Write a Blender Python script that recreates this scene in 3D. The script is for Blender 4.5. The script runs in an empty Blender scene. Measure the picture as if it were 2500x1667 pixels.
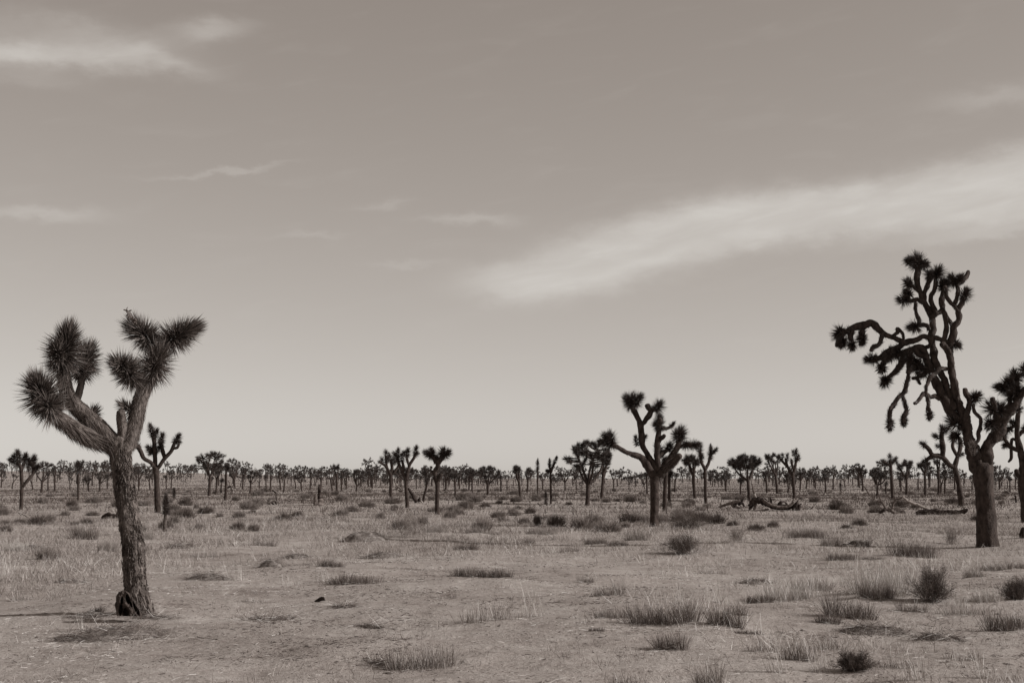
import bpy, math, random
import numpy as np
from mathutils import Vector

# ------------------------------------------------------------------ camera
scn = bpy.context.scene
COL = scn.collection
W0, H0, FPX = 2500.0, 1667.0, 3472.0        # photograph size, focal length in its pixels (50 mm)
CAMZ = 1.65
HORIZON = 1172.0
TILT = math.atan((HORIZON - H0 / 2) / FPX)
cam_d = bpy.data.cameras.new('camera')
cam = bpy.data.objects.new('camera', cam_d)
COL.objects.link(cam)
cam_d.sensor_width = 36.0
cam_d.lens = FPX * 36.0 / W0
cam_d.clip_start = 0.1
cam_d.clip_end = 20000
cam.location = (0, 0, CAMZ)
cam.rotation_euler = (math.pi / 2 + TILT, 0, 0)
scn.camera = cam

# ------------------------------------------------------------------ sun and sky
SUN_A, SUN_E = math.radians(8), math.radians(27)      # from the right, a little towards the camera
sdir = Vector((math.cos(SUN_A) * math.cos(SUN_E), -math.sin(SUN_A) * math.cos(SUN_E), math.sin(SUN_E)))
sl = bpy.data.lights.new('sun', 'SUN')
sl.energy = 4.8
sl.angle = math.radians(0.53)
sl.color = (1.0, 0.98, 0.955)
so = bpy.data.objects.new('sun', sl)
so.rotation_euler = sdir.to_track_quat('Z', 'Y').to_euler()
so.location = sdir * 50
COL.objects.link(so)

scn.view_settings.view_transform = 'Standard'
scn.view_settings.look = 'None'
scn.view_settings.gamma = 1.0
scn.view_settings.exposure = 0.0
scn.view_settings.use_curve_mapping = False
scn.render.engine = 'CYCLES'
scn.cycles.max_bounces = 5
scn.cycles.diffuse_bounces = 3
scn.cycles.transparent_max_bounces = 4

SKY_STRENGTH = 0.10
SKY_GAIN, SKY_GAMMA = 2.12, 0.62
CLOUD_LEVEL = 6.3
world = bpy.data.worlds.new('World')
scn.world = world
world.use_nodes = True
wt = world.node_tree
wt.nodes.clear()
def N(t, typ, **kw):
    n = t.nodes.new(typ)
    for k, v in kw.items():
        setattr(n, k, v)
    return n
def M(t, op, a, b=None, c=None, clamp=False):
    n = t.nodes.new('ShaderNodeMath')
    n.operation = op
    n.use_clamp = clamp
    for i, v in enumerate((a, b, c)):
        if v is None:
            continue
        if isinstance(v, (int, float)):
            n.inputs[i].default_value = v
        else:
            t.links.new(v, n.inputs[i])
    return n.outputs[0]
def sky_angles(px, py):
    xc, yc = (px - W0 / 2) / FPX, (H0 / 2 - py) / FPX
    X, Y, Z = xc, math.cos(TILT) - yc * math.sin(TILT), math.sin(TILT) + yc * math.cos(TILT)
    return math.atan2(X, Y), math.atan2(Z, math.hypot(X, Y))
def build_sky():
    t = wt
    tc = N(t, 'ShaderNodeTexCoord')
    sky = N(t, 'ShaderNodeTexSky', sky_type='NISHITA', sun_disc=False)
    sky.sun_elevation = SUN_E
    sky.sun_rotation = math.atan2(sdir.x, sdir.y)
    sky.altitude = 900
    sky.air_density = 1.0
    sky.dust_density = 1.0
    sky.ozone_density = 1.0
    sep = N(t, 'ShaderNodeSeparateColor')
    t.links.new(sky.outputs[0], sep.inputs[0])
    bw = M(t, 'ADD', M(t, 'MULTIPLY', sep.outputs[0], 0.62), M(t, 'MULTIPLY', sep.outputs[1], 0.38))
    bw = M(t, 'MULTIPLY', M(t, 'POWER', bw, SKY_GAMMA), SKY_GAIN)
    xyz = N(t, 'ShaderNodeSeparateXYZ')
    t.links.new(tc.outputs['Generated'], xyz.inputs[0])
    az = M(t, 'ARCTAN2', xyz.outputs[0], xyz.outputs[1])
    el = M(t, 'ARCSINE', xyz.outputs[2])
    # streaky noise in azimuth / elevation, streaks a little tilted
    comb = N(t, 'ShaderNodeCombineXYZ')
    t.links.new(M(t, 'ADD', M(t, 'MULTIPLY', az, 9.0), M(t, 'MULTIPLY', el, 6.0)), comb.inputs[0])
    t.links.new(M(t, 'ADD', M(t, 'MULTIPLY', el, 42.0), M(t, 'MULTIPLY', az, -7.0)), comb.inputs[1])
    n1 = N(t, 'ShaderNodeTexNoise')
    n1.inputs['Scale'].default_value = 1.6
    n1.inputs['Detail'].default_value = 7.0
    n1.inputs['Roughness'].default_value = 0.52
    n1.inputs['Distortion'].default_value = 0.4
    t.links.new(comb.outputs[0], n1.inputs['Vector'])
    comb2 = N(t, 'ShaderNodeCombineXYZ')
    t.links.new(M(t, 'MULTIPLY', az, 30.0), comb2.inputs[0])
    t.links.new(M(t, 'MULTIPLY', el, 60.0), comb2.inputs[1])
    n2 = N(t, 'ShaderNodeTexNoise')
    n2.inputs['Scale'].default_value = 1.0
    n2.inputs['Detail'].default_value = 6.0
    n2.inputs['Roughness'].default_value = 0.6
    t.links.new(comb2.outputs[0], n2.inputs['Vector'])
    wob = M(t, 'MULTIPLY', M(t, 'SUBTRACT', n2.outputs[0], 0.5), 0.020)
    mr = N(t, 'ShaderNodeMapRange', interpolation_type='SMOOTHSTEP')
    mr.inputs[1].default_value = 0.30
    mr.inputs[2].default_value = 0.72
    mr.inputs[3].default_value = 0.74
    mr.inputs[4].default_value = 1.08
    t.links.new(n1.outputs[0], mr.inputs[0])
    streak = mr.outputs[0]
    # thin cirrus: (x, y, half length, half thickness, slope in degrees, strength) measured in the photograph's pixels
    clouds = [(1270, 690, 150, 38, 0, .46), (1390, 655, 170, 58, 12, .60), (1560, 605, 200, 60, 16, .66), (1760, 556, 220, 56, 11, .70), (1990, 522, 230, 50, 7, .64), (2240, 495, 260, 46, 3, .58), (2500, 470, 230, 62, 6, .66), (2330, 540, 200, 22, 2, .30),
              (2440, 570, 230, 14, 3, .30), (2480, 395, 170, 34, 4, .46), (2440, 235, 160, 26, 3, .30),
              (60, 135, 260, 28, 2, .60), (250, 105, 170, 42, -4, .28), (90, 70, 220, 40, 0, .16), (520, 72, 90, 26, 6, .38), (440, 165, 110, 18, -14, .18), (60, 190, 140, 20, -5, .18),
              (90, 522, 150, 17, 1, .40), (520, 420, 170, 7, 8, .28), (640, 402, 70, 5, 8, .14),
              (1130, 535, 110, 11, 0, .34), (930, 498, 80, 8, 6, .22), (765, 576, 80, 8, 2, .24), (985, 645, 90, 9, 2, .24), (1230, 545, 60, 20, -10, .10),
              (2480, 845, 90, 6, 2, .18), (740, 1020, 130, 6, 2, .10)]
    angles = N(t, 'ShaderNodeCombineXYZ')
    t.links.new(az, angles.inputs[0])
    t.links.new(M(t, 'ADD', el, wob), angles.inputs[1])
    total = None
    for (px, py, a, b, slope, s) in clouds:
        u0, v0 = sky_angles(px, py)
        mp = N(t, 'ShaderNodeMapping', vector_type='TEXTURE')
        mp.inputs['Location'].default_value = (u0, v0, 0)
        mp.inputs['Rotation'].default_value = (0, 0, math.radians(slope))
        mp.inputs['Scale'].default_value = (a / FPX, b / FPX, 1)
        t.links.new(angles.outputs[0], mp.inputs['Vector'])
        dot = N(t, 'ShaderNodeVectorMath', operation='DOT_PRODUCT')
        t.links.new(mp.outputs[0], dot.inputs[0]); t.links.new(mp.outputs[0], dot.inputs[1])
        g = M(t, 'MULTIPLY', M(t, 'POWER', math.exp(-.75), dot.outputs['Value']), s)
        total = g if total is None else M(t, 'MULTIPLY_ADD', total, M(t, 'SUBTRACT', 1.0, g), g)
    # the same kind of thin veil over the rest of the sky
    mv = N(t, 'ShaderNodeMapRange', interpolation_type='SMOOTHSTEP')
    mv.inputs[1].default_value = 0.50
    mv.inputs[2].default_value = 0.85
    mv.inputs[3].default_value = 0.0
    mv.inputs[4].default_value = 0.07
    t.links.new(n1.outputs[0], mv.inputs[0])
    ms = N(t, 'ShaderNodeMapRange', interpolation_type='SMOOTHSTEP')
    ms.inputs[1].default_value = 0.0
    ms.inputs[2].default_value = 0.78
    ms.inputs[3].default_value = 0.0
    ms.inputs[4].default_value = 0.80
    t.links.new(total, ms.inputs[0])
    mask = M(t, 'ADD', M(t, 'MULTIPLY', ms.outputs[0], streak), mv.outputs[0], clamp=True)
    val = M(t, 'ADD', M(t, 'MULTIPLY', bw, M(t, 'SUBTRACT', 1.0, mask)), M(t, 'MULTIPLY', mask, CLOUD_LEVEL))
    cc = N(t, 'ShaderNodeCombineColor')
    t.links.new(val, cc.inputs[0])               # the print's warm toning: stronger in the darker tones
    t.links.new(M(t, 'MULTIPLY', M(t, 'POWER', val, 1.12), 0.948 / 6.04 ** .12), cc.inputs[1])
    t.links.new(M(t, 'MULTIPLY', M(t, 'POWER', val, 1.18), 0.885 / 6.04 ** .18), cc.inputs[2])
    bg = N(t, 'ShaderNodeBackground')
    bg.inputs[1].default_value = SKY_STRENGTH
    t.links.new(cc.outputs[0], bg.inputs[0])
    out = N(t, 'ShaderNodeOutputWorld')
    t.links.new(bg.outputs[0], out.inputs[0])
build_sky()
world.cycles.sampling_method = 'MANUAL'
world.cycles.sample_map_resolution = 256

# ------------------------------------------------------------------ noise, terrain, pixels to places
_rs = np.random.RandomState(7)
_LAT = _rs.rand(256, 256)
def vnoise(x, y):
    xi, yi = np.floor(x).astype(int), np.floor(y).astype(int)
    fx, fy = x - xi, y - yi
    fx, fy = fx * fx * (3 - 2 * fx), fy * fy * (3 - 2 * fy)
    a = _LAT[xi & 255, yi & 255]; b = _LAT[(xi + 1) & 255, yi & 255]
    c = _LAT[xi & 255, (yi + 1) & 255]; d = _LAT[(xi + 1) & 255, (yi + 1) & 255]
    return (a * (1 - fx) + b * fx) * (1 - fy) + (c * (1 - fx) + d * fx) * fy - 0.5
def fbm(x, y, o=3):
    s, a = 0.0, 1.0
    for k in range(o):
        s = s + a * vnoise(x * 2 ** k + 17.3 * k, y * 2 ** k - 9.1 * k)
        a *= 0.5
    return s
def sst(a, b, x):
    t = np.clip((x - a) / (b - a), 0, 1)
    return t * t * (3 - 2 * t)
def height(x, y):
    x, y = np.asarray(x, float), np.asarray(y, float)
    d = np.hypot(x, y)
    az = np.arctan2(x, np.maximum(y, 1.0))
    near = 1 - sst(60, 140, d)
    z = 0.19 * fbm(x / 4.5, y / 5.0, 2) * sst(6, 14, d)
    z = z + near * (0.075 * fbm(x / 1.6 + 40, y / 1.6, 3) + 0.045 * np.maximum(fbm(x / .45 + 9, y / .45 + 3, 3) - .10, 0) + .020 * fbm(x / .33, y / .33 + 60, 2))
    z = z + 0.30 * fbm(x / 18.0 + 5, y / 18.0, 3) * sst(30, 90, d)
    w = 0.38 + 0.62 * (1 - sst(-0.30, -0.05, az))
    z = z + 7.4 * sst(230, 1000, d) * w - 26 * sst(1300, 4500, d)
    return z
def ray(px, py):
    xc, yc = (px - W0 / 2) / FPX, (H0 / 2 - py) / FPX
    Y = math.cos(TILT) - yc * math.sin(TILT)
    return xc / Y, (math.sin(TILT) + yc * math.cos(TILT)) / Y
def unproj(px, py, Y):
    a, b = ray(px, py)
    return np.array((a * Y, Y, CAMZ + b * Y))
_YS = 5.0 * np.exp(np.linspace(0, math.log(1000 / 5.0), 2500))
def ground_at(px, py):
    a, b = ray(px, py)
    dz = CAMZ + b * _YS - height(a * _YS, _YS)
    k = np.argmax(dz < 0)
    if not (dz < 0).any():
        k = np.argmin(np.abs(_YS - 700))
    Y = _YS[k]
    return np.array((a * Y, Y, float(height(a * Y, Y))))

# ------------------------------------------------------------------ materials
def tint(v):                       # warm print tone of the photograph
    k = max(v, .004) * 1.32
    return (v, v * .965 * k ** .105, v * .93 * k ** .15, 1)
def material(name, dark, light, scale=8.0, detail=6.0, rough=0.9, bump=0.0, bscale=30.0, island=0.0, stretch=None, spec=0.2, bdist=0.02):
    m = bpy.data.materials.new(name)
    m.use_nodes = True
    t = m.node_tree
    b = t.nodes['Principled BSDF']
    b.inputs['Roughness'].default_value = rough
    b.inputs['Specular IOR Level'].default_value = spec
    tc = N(t, 'ShaderNodeTexCoord')
    vec = tc.outputs['Object']
    if stretch:
        mp = N(t, 'ShaderNodeMapping')
        mp.inputs['Scale'].default_value = stretch
        t.links.new(vec, mp.inputs[0])
        vec = mp.outputs[0]
    n = N(t, 'ShaderNodeTexNoise')
    n.inputs['Scale'].default_value = scale
    n.inputs['Detail'].default_value = detail
    n.inputs['Roughness'].default_value = 0.6
    t.links.new(vec, n.inputs['Vector'])
    fac = n.outputs[0]
    if island:
        g = N(t, 'ShaderNodeNewGeometry')
        fac = M(t, 'ADD', M(t, 'MULTIPLY', fac, 1 - island), M(t, 'MULTIPLY', g.outputs['Random Per Island'], island))
    r = N(t, 'ShaderNodeValToRGB')
    r.color_ramp.elements[0].position = 0.28 if not island else 0.12
    r.color_ramp.elements[0].color = tint(dark)
    r.color_ramp.elements[1].position = 0.72 if not island else 0.88
    r.color_ramp.elements[1].color = tint(light)
    t.links.new(fac, r.inputs[0])
    t.links.new(r.outputs[0], b.inputs['Base Color'])
    if bump:
        n2 = N(t, 'ShaderNodeTexNoise')
        n2.inputs['Scale'].default_value = bscale
        n2.inputs['Detail'].default_value = 5.0
        t.links.new(vec, n2.inputs['Vector'])
        bp = N(t, 'ShaderNodeBump')
        bp.inputs['Strength'].default_value = bump
        bp.inputs['Distance'].default_value = bdist
        t.links.new(n2.outputs[0], bp.inputs['Height'])
        t.links.new(bp.outputs[0], b.inputs['Normal'])
    return m
MAT = {
    'bark': material('bark', 0.012, 0.080, 9, 6, .95, 0.9, 34, stretch=(1, 1, .55), bdist=.03),
    'bark_rough': material('bark_rough', 0.022, 0.22, 13, 6, .95, 1.0, 46, stretch=(1, 1, .45), bdist=.035),
    'bark_chip': material('bark_chip', 0.035, 0.22, 6, 3, .95, island=.8),
    'leaf': material('yucca_leaf', 0.012, 0.085, 3, 3, .45, island=.8, spec=.45),
    'leaf_near': material('near_yucca_leaf', 0.018, 0.20, 3, 3, .42, island=.85, spec=.5),
    'leaf_dead': material('dead_leaf', 0.05, 0.20, 3, 3, .85, island=.8),
    'deadwood': material('deadwood', 0.05, 0.20, 6, 6, .9, .7, 30, stretch=(1, 1, 1)),
    'charred': material('charred_wood', 0.012, 0.05, 8, 5, .9, .8, 25),
    'stumpwood': material('rotten_stump', 0.010, 0.11, 7, 6, .95, 1.0, 22, bdist=.05),
    'bleached': material('bleached_wood', 0.14, 0.34, 7, 5, .85, .5, 30),
    'straw': material('straw', 0.28, 0.62, 2, 3, .8, island=.75),
    'straw_pale': material('pale_straw', 0.34, 0.60, 2, 3, .8, island=.6),
    'grass': material('dry_grass', 0.12, 0.40, 1.2, 3, .85, island=.6),
    'grass_dark': material('dull_grass', 0.06, 0.22, 2, 3, .85, island=.7),
    'twig': material('twig', 0.035, 0.16, 2, 3, .9, island=.7),
    'far': material('far_scrub', 0.035, 0.155, .4, 3, .9, island=.4),
    'scrub': material('scrub', 0.10, 0.31, 1.0, 3, .9, island=.5),
    'mid_grass': material('mid_grass', 0.08, 0.30, .5, 4, .85, island=.5),
    'brush': material('dark_brush', 0.05, 0.19, 1.0, 3, .9, island=.6),
    'litter': material('litter', 0.06, 0.36, 9, 6, .95, .9, 60, island=0),
}
def ground_material():
    m = bpy.data.materials.new('desert_soil')
    m.use_nodes = True
    t = m.node_tree
    b = t.nodes['Principled BSDF']
    b.inputs['Roughness'].default_value = 0.95
    b.inputs['Specular IOR Level'].default_value = 0.1
    tc = N(t, 'ShaderNodeTexCoord')
    def noise(s, d, rough=.6):
        n = N(t, 'ShaderNodeTexNoise')
        n.inputs['Scale'].default_value = s
        n.inputs['Detail'].default_value = d
        n.inputs['Roughness'].default_value = rough
        t.links.new(tc.outputs['Object'], n.inputs['Vector'])
        return n.outputs[0]
    big, mid, fine, grit = noise(.22, 4), noise(1.7, 6, .68), noise(9, 6, .7), noise(38, 3, .7)
    f = M(t, 'ADD', M(t, 'ADD', M(t, 'MULTIPLY', big, .30), M(t, 'MULTIPLY', mid, .36)), M(t, 'ADD', M(t, 'MULTIPLY', fine, .22), M(t, 'MULTIPLY', grit, .12)))
    r = N(t, 'ShaderNodeValToRGB')
    e = r.color_ramp.elements
    e[0].position = .36; e[0].color = tint(.10)
    e[1].position = .65; e[1].color = tint(.50)
    k = e.new(.45); k.color = tint(.275)
    k = e.new(.55); k.color = tint(.36)
    t.links.new(f, r.inputs[0])
    t.links.new(r.outputs[0], b.inputs['Base Color'])
    h = M(t, 'ADD', M(t, 'MULTIPLY', mid, .5), M(t, 'ADD', M(t, 'MULTIPLY', fine, .35), M(t, 'MULTIPLY', grit, .12)))
    bp = N(t, 'ShaderNodeBump')
    bp.inputs['Strength'].default_value = 0.9
    bp.inputs['Distance'].default_value = 0.11
    t.links.new(h, bp.inputs['Height'])
    t.links.new(bp.outputs[0], b.inputs['Normal'])
    return m
MAT['soil'] = ground_material()

# ------------------------------------------------------------------ mesh helpers
class G:                            # a bag of triangles and quads
    def __init__(s):
        s.v, s.f, s.n = [], [], 0
    def add(s, v, f):
        v = np.asarray(v, float).reshape(-1, 3)
        for q in (f if isinstance(f, list) else [f]):
            q = np.asarray(q, int)
            if len(q):
                s.f.append(q + s.n)
        s.v.append(v)
        s.n += len(v)
        return s
    def join(s, o):
        for q in o.f:
            s.f.append(q + s.n)
        s.v += o.v
        s.n += o.n
        return s
    def mesh(s, name, mat, origin=(0, 0, 0), smooth=False):
        me = bpy.data.meshes.new(name)
        V = np.concatenate(s.v) - np.asarray(origin)
        loops = np.concatenate([q.ravel() for q in s.f])
        sizes = np.concatenate([np.full(len(q), q.shape[1]) for q in s.f])
        starts = np.concatenate(([0], np.cumsum(sizes)[:-1]))
        me.vertices.add(len(V)); me.vertices.foreach_set('co', V.astype(np.float32).ravel())
        me.loops.add(len(loops)); me.loops.foreach_set('vertex_index', loops.astype(np.int32))
        me.polygons.add(len(sizes)); me.polygons.foreach_set('loop_start', starts.astype(np.int32))
        me.polygons.foreach_set('use_smooth', np.full(len(sizes), smooth, dtype=bool))
        me.materials.append(MAT[mat])
        me.update(calc_edges=True)
        me.validate()
        return me
def obj(name, g, mat, parent=None, origin=(0, 0, 0), smooth=False):
    me = g if isinstance(g, bpy.types.Mesh) else g.mesh(name, mat, origin, smooth)
    o = bpy.data.objects.new(name, me)
    COL.objects.link(o)
    if parent is not None:
        o.parent = parent
        if name in STUFF:
            o['kind'] = 'stuff'
    else:
        o.location = origin
    return o
STUFF = ('dead_leaf_skirt', 'bark_plates', 'twigs', 'fallen_straw', 'seed_stems', 'basal_tuft')
def tag(o, label=None, cat=None, group=None, kind=None):
    if label: o['label'] = label
    if cat: o['category'] = cat
    if group: o['group'] = group
    if kind: o['kind'] = kind
    return o
def thing(name, label, cat, loc, group=None):
    o = bpy.data.objects.new(name, None)
    o.empty_display_size = 0.3
    COL.objects.link(o)
    o.location = tuple(loc)
    return tag(o, label, cat, group)
def unit(v):
    return v / np.maximum(np.linalg.norm(v, axis=-1, keepdims=True), 1e-9)
def perp(D, rs):
    r = rs.normal(size=D.shape)
    return unit(np.cross(D, r))
def spikes(P, D, L, w, rs, g=None):            # three-sided pointed blades
    g = g or G()
    n = len(P)
    u = perp(D, rs); v = np.cross(D, u)
    w = np.broadcast_to(w, (n,))[:, None]; L = np.broadcast_to(L, (n,))[:, None]
    V = np.stack([P + w * u, P + w * (-.5 * u + .866 * v), P + w * (-.5 * u - .866 * v), P + D * L], 1)
    k = np.arange(n)[:, None] * 4
    F = np.concatenate([k + np.array([[0, 1, 3]]), k + np.array([[1, 2, 3]]), k + np.array([[2, 0, 3]])])
    return g.add(V, F)
def ribbons(P, D, L, w, rs, bend=.25, g=None):   # curved flat blades, three triangles
    g = g or G()
    n = len(P)
    u = perp(D, rs)
    w = np.broadcast_to(w, (n,))[:, None]; L = np.broadcast_to(L, (n,))[:, None]
    side = perp(D, rs) * L * bend * rs.rand(n, 1)
    mid = P + D * L * .55 + side * .35
    tip = P + D * L + side - np.array((0, 0, 1)) * L * bend * .3 * rs.rand(n, 1)
    V = np.stack([P - w * u, P + w * u, mid + w * .8 * u, mid - w * .8 * u, tip], 1)
    k = np.arange(n)[:, None] * 5
    return g.add(V, [k + np.array([[0, 1, 2, 3]]), k + np.array([[3, 2, 4]])])
def tris(P, D, L, w, rs, g=None):                # plain pointed blades for what is far away
    g = g or G()
    n = len(P)
    u = perp(D, rs)
    w = np.broadcast_to(w, (n,))[:, None]; L = np.broadcast_to(L, (n,))[:, None]
    return g.add(np.stack([P - w * u, P + w * u, P + D * L], 1), np.arange(n)[:, None] * 3 + np.array([[0, 1, 2]]))
def smooth_path(pts, rad, step):
    pts, rad = np.asarray(pts, float), np.asarray(rad, float)
    if len(pts) == 2:
        pts = np.array([pts[0], pts.mean(0), pts[1]]); rad = np.array([rad[0], rad.mean(), rad[1]])
    Q = np.vstack([2 * pts[0] - pts[1], pts, 2 * pts[-1] - pts[-2]])
    P, R = [], []
    for i in range(len(pts) - 1):
        p0, p1, p2, p3 = Q[i:i + 4]
        n = max(2, int(np.linalg.norm(p2 - p1) / step))
        for t in np.linspace(0, 1, n, endpoint=False):
            P.append(.5 * (2 * p1 + (p2 - p0) * t + (2 * p0 - 5 * p1 + 4 * p2 - p3) * t * t + (3 * p1 - p0 - 3 * p2 + p3) * t ** 3))
            R.append(rad[i] * (1 - t) + rad[i + 1] * t)
    P.append(pts[-1]); R.append(rad[-1])
    return np.array(P), np.array(R)
def frames(P):
    T = unit(np.gradient(P, axis=0))
    U = np.zeros_like(T)
    u = np.cross(T[0], (0.31, .9, .2)); u /= np.linalg.norm(u)
    for i in range(len(P)):
        u = u - T[i] * np.dot(u, T[i]); u /= np.linalg.norm(u)
        U[i] = u
    return T, U, np.cross(T, U)
def tube(P, R, seg=8, rough=.08, freq=3.0, seed=0, g=None, round_end=True, furrow=0.0):
    g = g or G()
    if round_end:
        d = unit(P[-1] - P[-2])
        P = np.vstack([P, P[-1] + d * R[-1] * .35, P[-1] + d * R[-1] * .5]); R = np.concatenate([R, [R[-1] * .75, R[-1] * .25]])
    n = len(P)
    T, U, Vv = frames(P)
    s = np.concatenate([[0], np.cumsum(np.linalg.norm(np.diff(P, axis=0), axis=1))])
    a = np.arange(seg) * 2 * math.pi / seg
    A, S = np.meshgrid(a, s)
    ca, sa = np.cos(A), np.sin(A)
    nz = fbm(ca * freq * .5 + S * freq + seed * 3.7, sa * freq * .5 - S * freq * .7 + seed * 1.9, 3)
    rr = R[:, None] * (1 + rough * 2 * nz)
    if furrow:
        rr = rr * (1 + furrow * fbm(A * 4.5 + seed, S * 3.2, 2)) + .010 * vnoise(ca * 9 + S * 21, sa * 9 - S * 17)
    V = P[:, None] + rr[..., None] * (ca[..., None] * U[:, None] + sa[..., None] * Vv[:, None])
    V = np.vstack([V.reshape(-1, 3), P[-1:], P[:1]])
    i, j = np.meshgrid(np.arange(n - 1), np.arange(seg), indexing='ij')
    k = (j + 1) % seg
    F = np.stack([i * seg + j, i * seg + k, (i + 1) * seg + k, (i + 1) * seg + j], -1).reshape(-1, 4)
    jj = np.arange(seg); kk = (jj + 1) % seg
    capf = np.stack([(n - 1) * seg + jj, (n - 1) * seg + kk, np.full(seg, n * seg)], 1)
    capb = np.stack([kk, jj, np.full(seg, n * seg + 1)], 1)
    return g.add(V, [F, capf, capb])
def rosette(p0, p1, R, n, w, rs, g=None, back=138, blade=None):
    """leaves all round the last stretch of a stem: swept forward at the tip, drooping at its lower end"""
    p0, p1 = np.asarray(p0, float), np.asarray(p1, float)
    ax = p1 - p0
    Ls = np.linalg.norm(ax)
    ax = ax / max(Ls, 1e-6)
    s = rs.rand(n)
    ang = np.radians(back + (6 - back) * s ** .9 + rs.normal(size=n) * 11)
    ph = rs.rand(n) * 2 * math.pi
    u = np.cross(ax, (.2, .35, .91)); u /= np.linalg.norm(u)
    v = np.cross(ax, u)
    rad = np.cos(ph)[:, None] * u + np.sin(ph)[:, None] * v
    D = unit(np.cos(ang)[:, None] * ax + np.sin(ang)[:, None] * rad)
    P = p0 + (s * Ls)[:, None] * ax + rad * R * .10
    lump = 1 + .22 * vnoise(np.cos(ph) * 1.6 + s * 2.0 + Ls * 91, np.sin(ph) * 1.6 + Ls * 37) * 2
    L = R * lump * (.62 + .44 * rs.rand(n)) * (.84 + .16 * np.sin(s * math.pi))
    return (blade or spikes)(P, D, L, w * (.7 + .6 * rs.rand(n)), rs, g)
def thatch(P, R, n, L, w, rs, g=None, lift=.35):
    """dead leaves folded back along a limb"""
    k = rs.randint(0, len(P), n)
    T, U, V = frames(P)
    ph = rs.rand(n) * 2 * math.pi
    rad = np.cos(ph)[:, None] * U[k] + np.sin(ph)[:, None] * V[k]
    D = unit(-T[k] + rad * (lift * (.4 + 1.2 * rs.rand(n)))[:, None] + np.array((0, 0, -.35)))
    return spikes(P[k] + rad * (R[k] * .92)[:, None], D, L * (.5 + .8 * rs.rand(n)), w, rs, g)

# ------------------------------------------------------------------ ground
def build_ground():
    d = np.concatenate([np.linspace(-25, 8, 40), 8 * np.exp(np.linspace(0, math.log(6000 / 8.0), 480))[1:]])
    th = np.radians(np.linspace(-46, 46, 300))
    Dm, Tm = np.meshgrid(d, th, indexing='ij')
    X = (np.maximum(Dm, 0) + 6) * np.tan(Tm)
    Y = Dm
    V = np.stack([X, Y, height(X, Y)], -1).reshape(-1, 3)
    nr, nc = Dm.shape
    i, j = np.meshgrid(np.arange(nr - 1), np.arange(nc - 1), indexing='ij')
    F = np.stack([i * nc + j, i * nc + j + 1, (i + 1) * nc + j + 1, (i + 1) * nc + j], -1).reshape(-1, 4)
    g = G().add(V, F)
    tag(obj('ground', g, 'soil', smooth=True), kind='structure')
build_ground()

# ------------------------------------------------------------------ Joshua trees
class Tree:
    """a tree whose limbs are given as points measured in the photograph, set at the tree's own distance and swept out in depth"""
    def __init__(s, label, base, name='joshua_tree', group=None, seed=1, cat='tree'):
        s.rs = np.random.RandomState(seed)
        s.base = ground_at(*base)
        s.Y = s.base[1]
        s.m = s.Y / FPX                              # metres in a pixel there
        s.nodes = []                                 # (px, py, depth)
        s.t = thing(name, label, cat, s.base, group)
        s.seed = seed
        s.paths = []
    def depth_near(s, x, y):
        if not s.nodes:
            return 0.0
        a = np.array(s.nodes)
        return float(a[np.argmin((a[:, 0] - x) ** 2 + (a[:, 1] - y) ** 2), 2])
    def at(s, x, y, dz):
        return unproj(x, y, s.Y + dz)
    def limb(s, pts, dz=None, name='branch', mat='bark', seg=9, rough=.14, shag=0, shagL=.16, step=None, furrow=0, knob=0.0, freq=3.0, shagw=.006, shag_mat='leaf_dead'):
        L = sum(math.hypot(b[0] - a[0], b[1] - a[1]) for a, b in zip(pts, pts[1:])) * s.m
        d0 = s.depth_near(pts[0][0], pts[0][1])
        if dz is None:
            dz = 0 if name == 'trunk' else s.rs.uniform(-.45, .45) * L
        ds = np.linspace(0, 1, len(pts)) ** 1.2 * dz + d0
        P = np.array([s.at(p[0], p[1], d) for p, d in zip(pts, ds)])
        R = np.array([p[2] for p in pts]) * s.m
        if name == 'trunk':
            P[0, 2] = s.base[2] - .12
        Ps, Rs = smooth_path(P, R, step or max(.06, 3 * s.m))
        if knob:
            sl = np.concatenate([[0], np.cumsum(np.linalg.norm(np.diff(Ps, axis=0), axis=1))])
            f = sl / max(Rs.mean() * 4.0, .05)
            env = (Rs * knob * np.clip(sl / .2, 0, 1) * np.clip((sl[-1] - sl) / .12, 0, 1))[:, None]
            q = s.seed * 7.1 + len(s.paths) * 3.3
            Ps = Ps + env * 2 * np.stack([vnoise(f + q, f * 0 + 1.5), vnoise(f + q, f * 0 + 7.5), vnoise(f + q, f * 0 + 13.5)], 1)
            Rs = Rs * (1 + .45 * vnoise(f * 1.7 + q, f * 0 + 31.5))
        dn = np.interp(np.linspace(0, 1, 12), np.linspace(0, 1, len(pts)), ds)
        xn = np.interp(np.linspace(0, 1, 12), np.linspace(0, 1, len(pts)), [p[0] for p in pts])
        yn = np.interp(np.linspace(0, 1, 12), np.linspace(0, 1, len(pts)), [p[1] for p in pts])
        s.nodes += list(zip(xn, yn, dn))
        o = obj(name, tube(Ps, Rs, seg, rough, freq, s.seed + len(s.paths), furrow=furrow), mat, s.t, s.base, smooth=True)
        s.paths.append((Ps, Rs))
        if shag:
            obj('dead_leaf_skirt', thatch(Ps, Rs, shag, shagL, shagw, s.rs), shag_mat, o, s.base)
        return o
    def tuft(s, x0, y0, x1, y1, R, n=110, dz=None, w=.011, back=138, mat='leaf', d0=None):
        if d0 is None:
            d0 = s.depth_near(x0, y0)
        L = math.hypot(x1 - x0, y1 - y0) * s.m
        if dz is None:
            dz = s.rs.uniform(-.6, .6) * L
        return obj('leaf_rosette', rosette(s.at(x0, y0, d0), s.at(x1, y1, d0 + dz), R * s.m * 1.24, int(n * 1.7), w, s.rs, back=back), mat, s.t, s.base)

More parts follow.
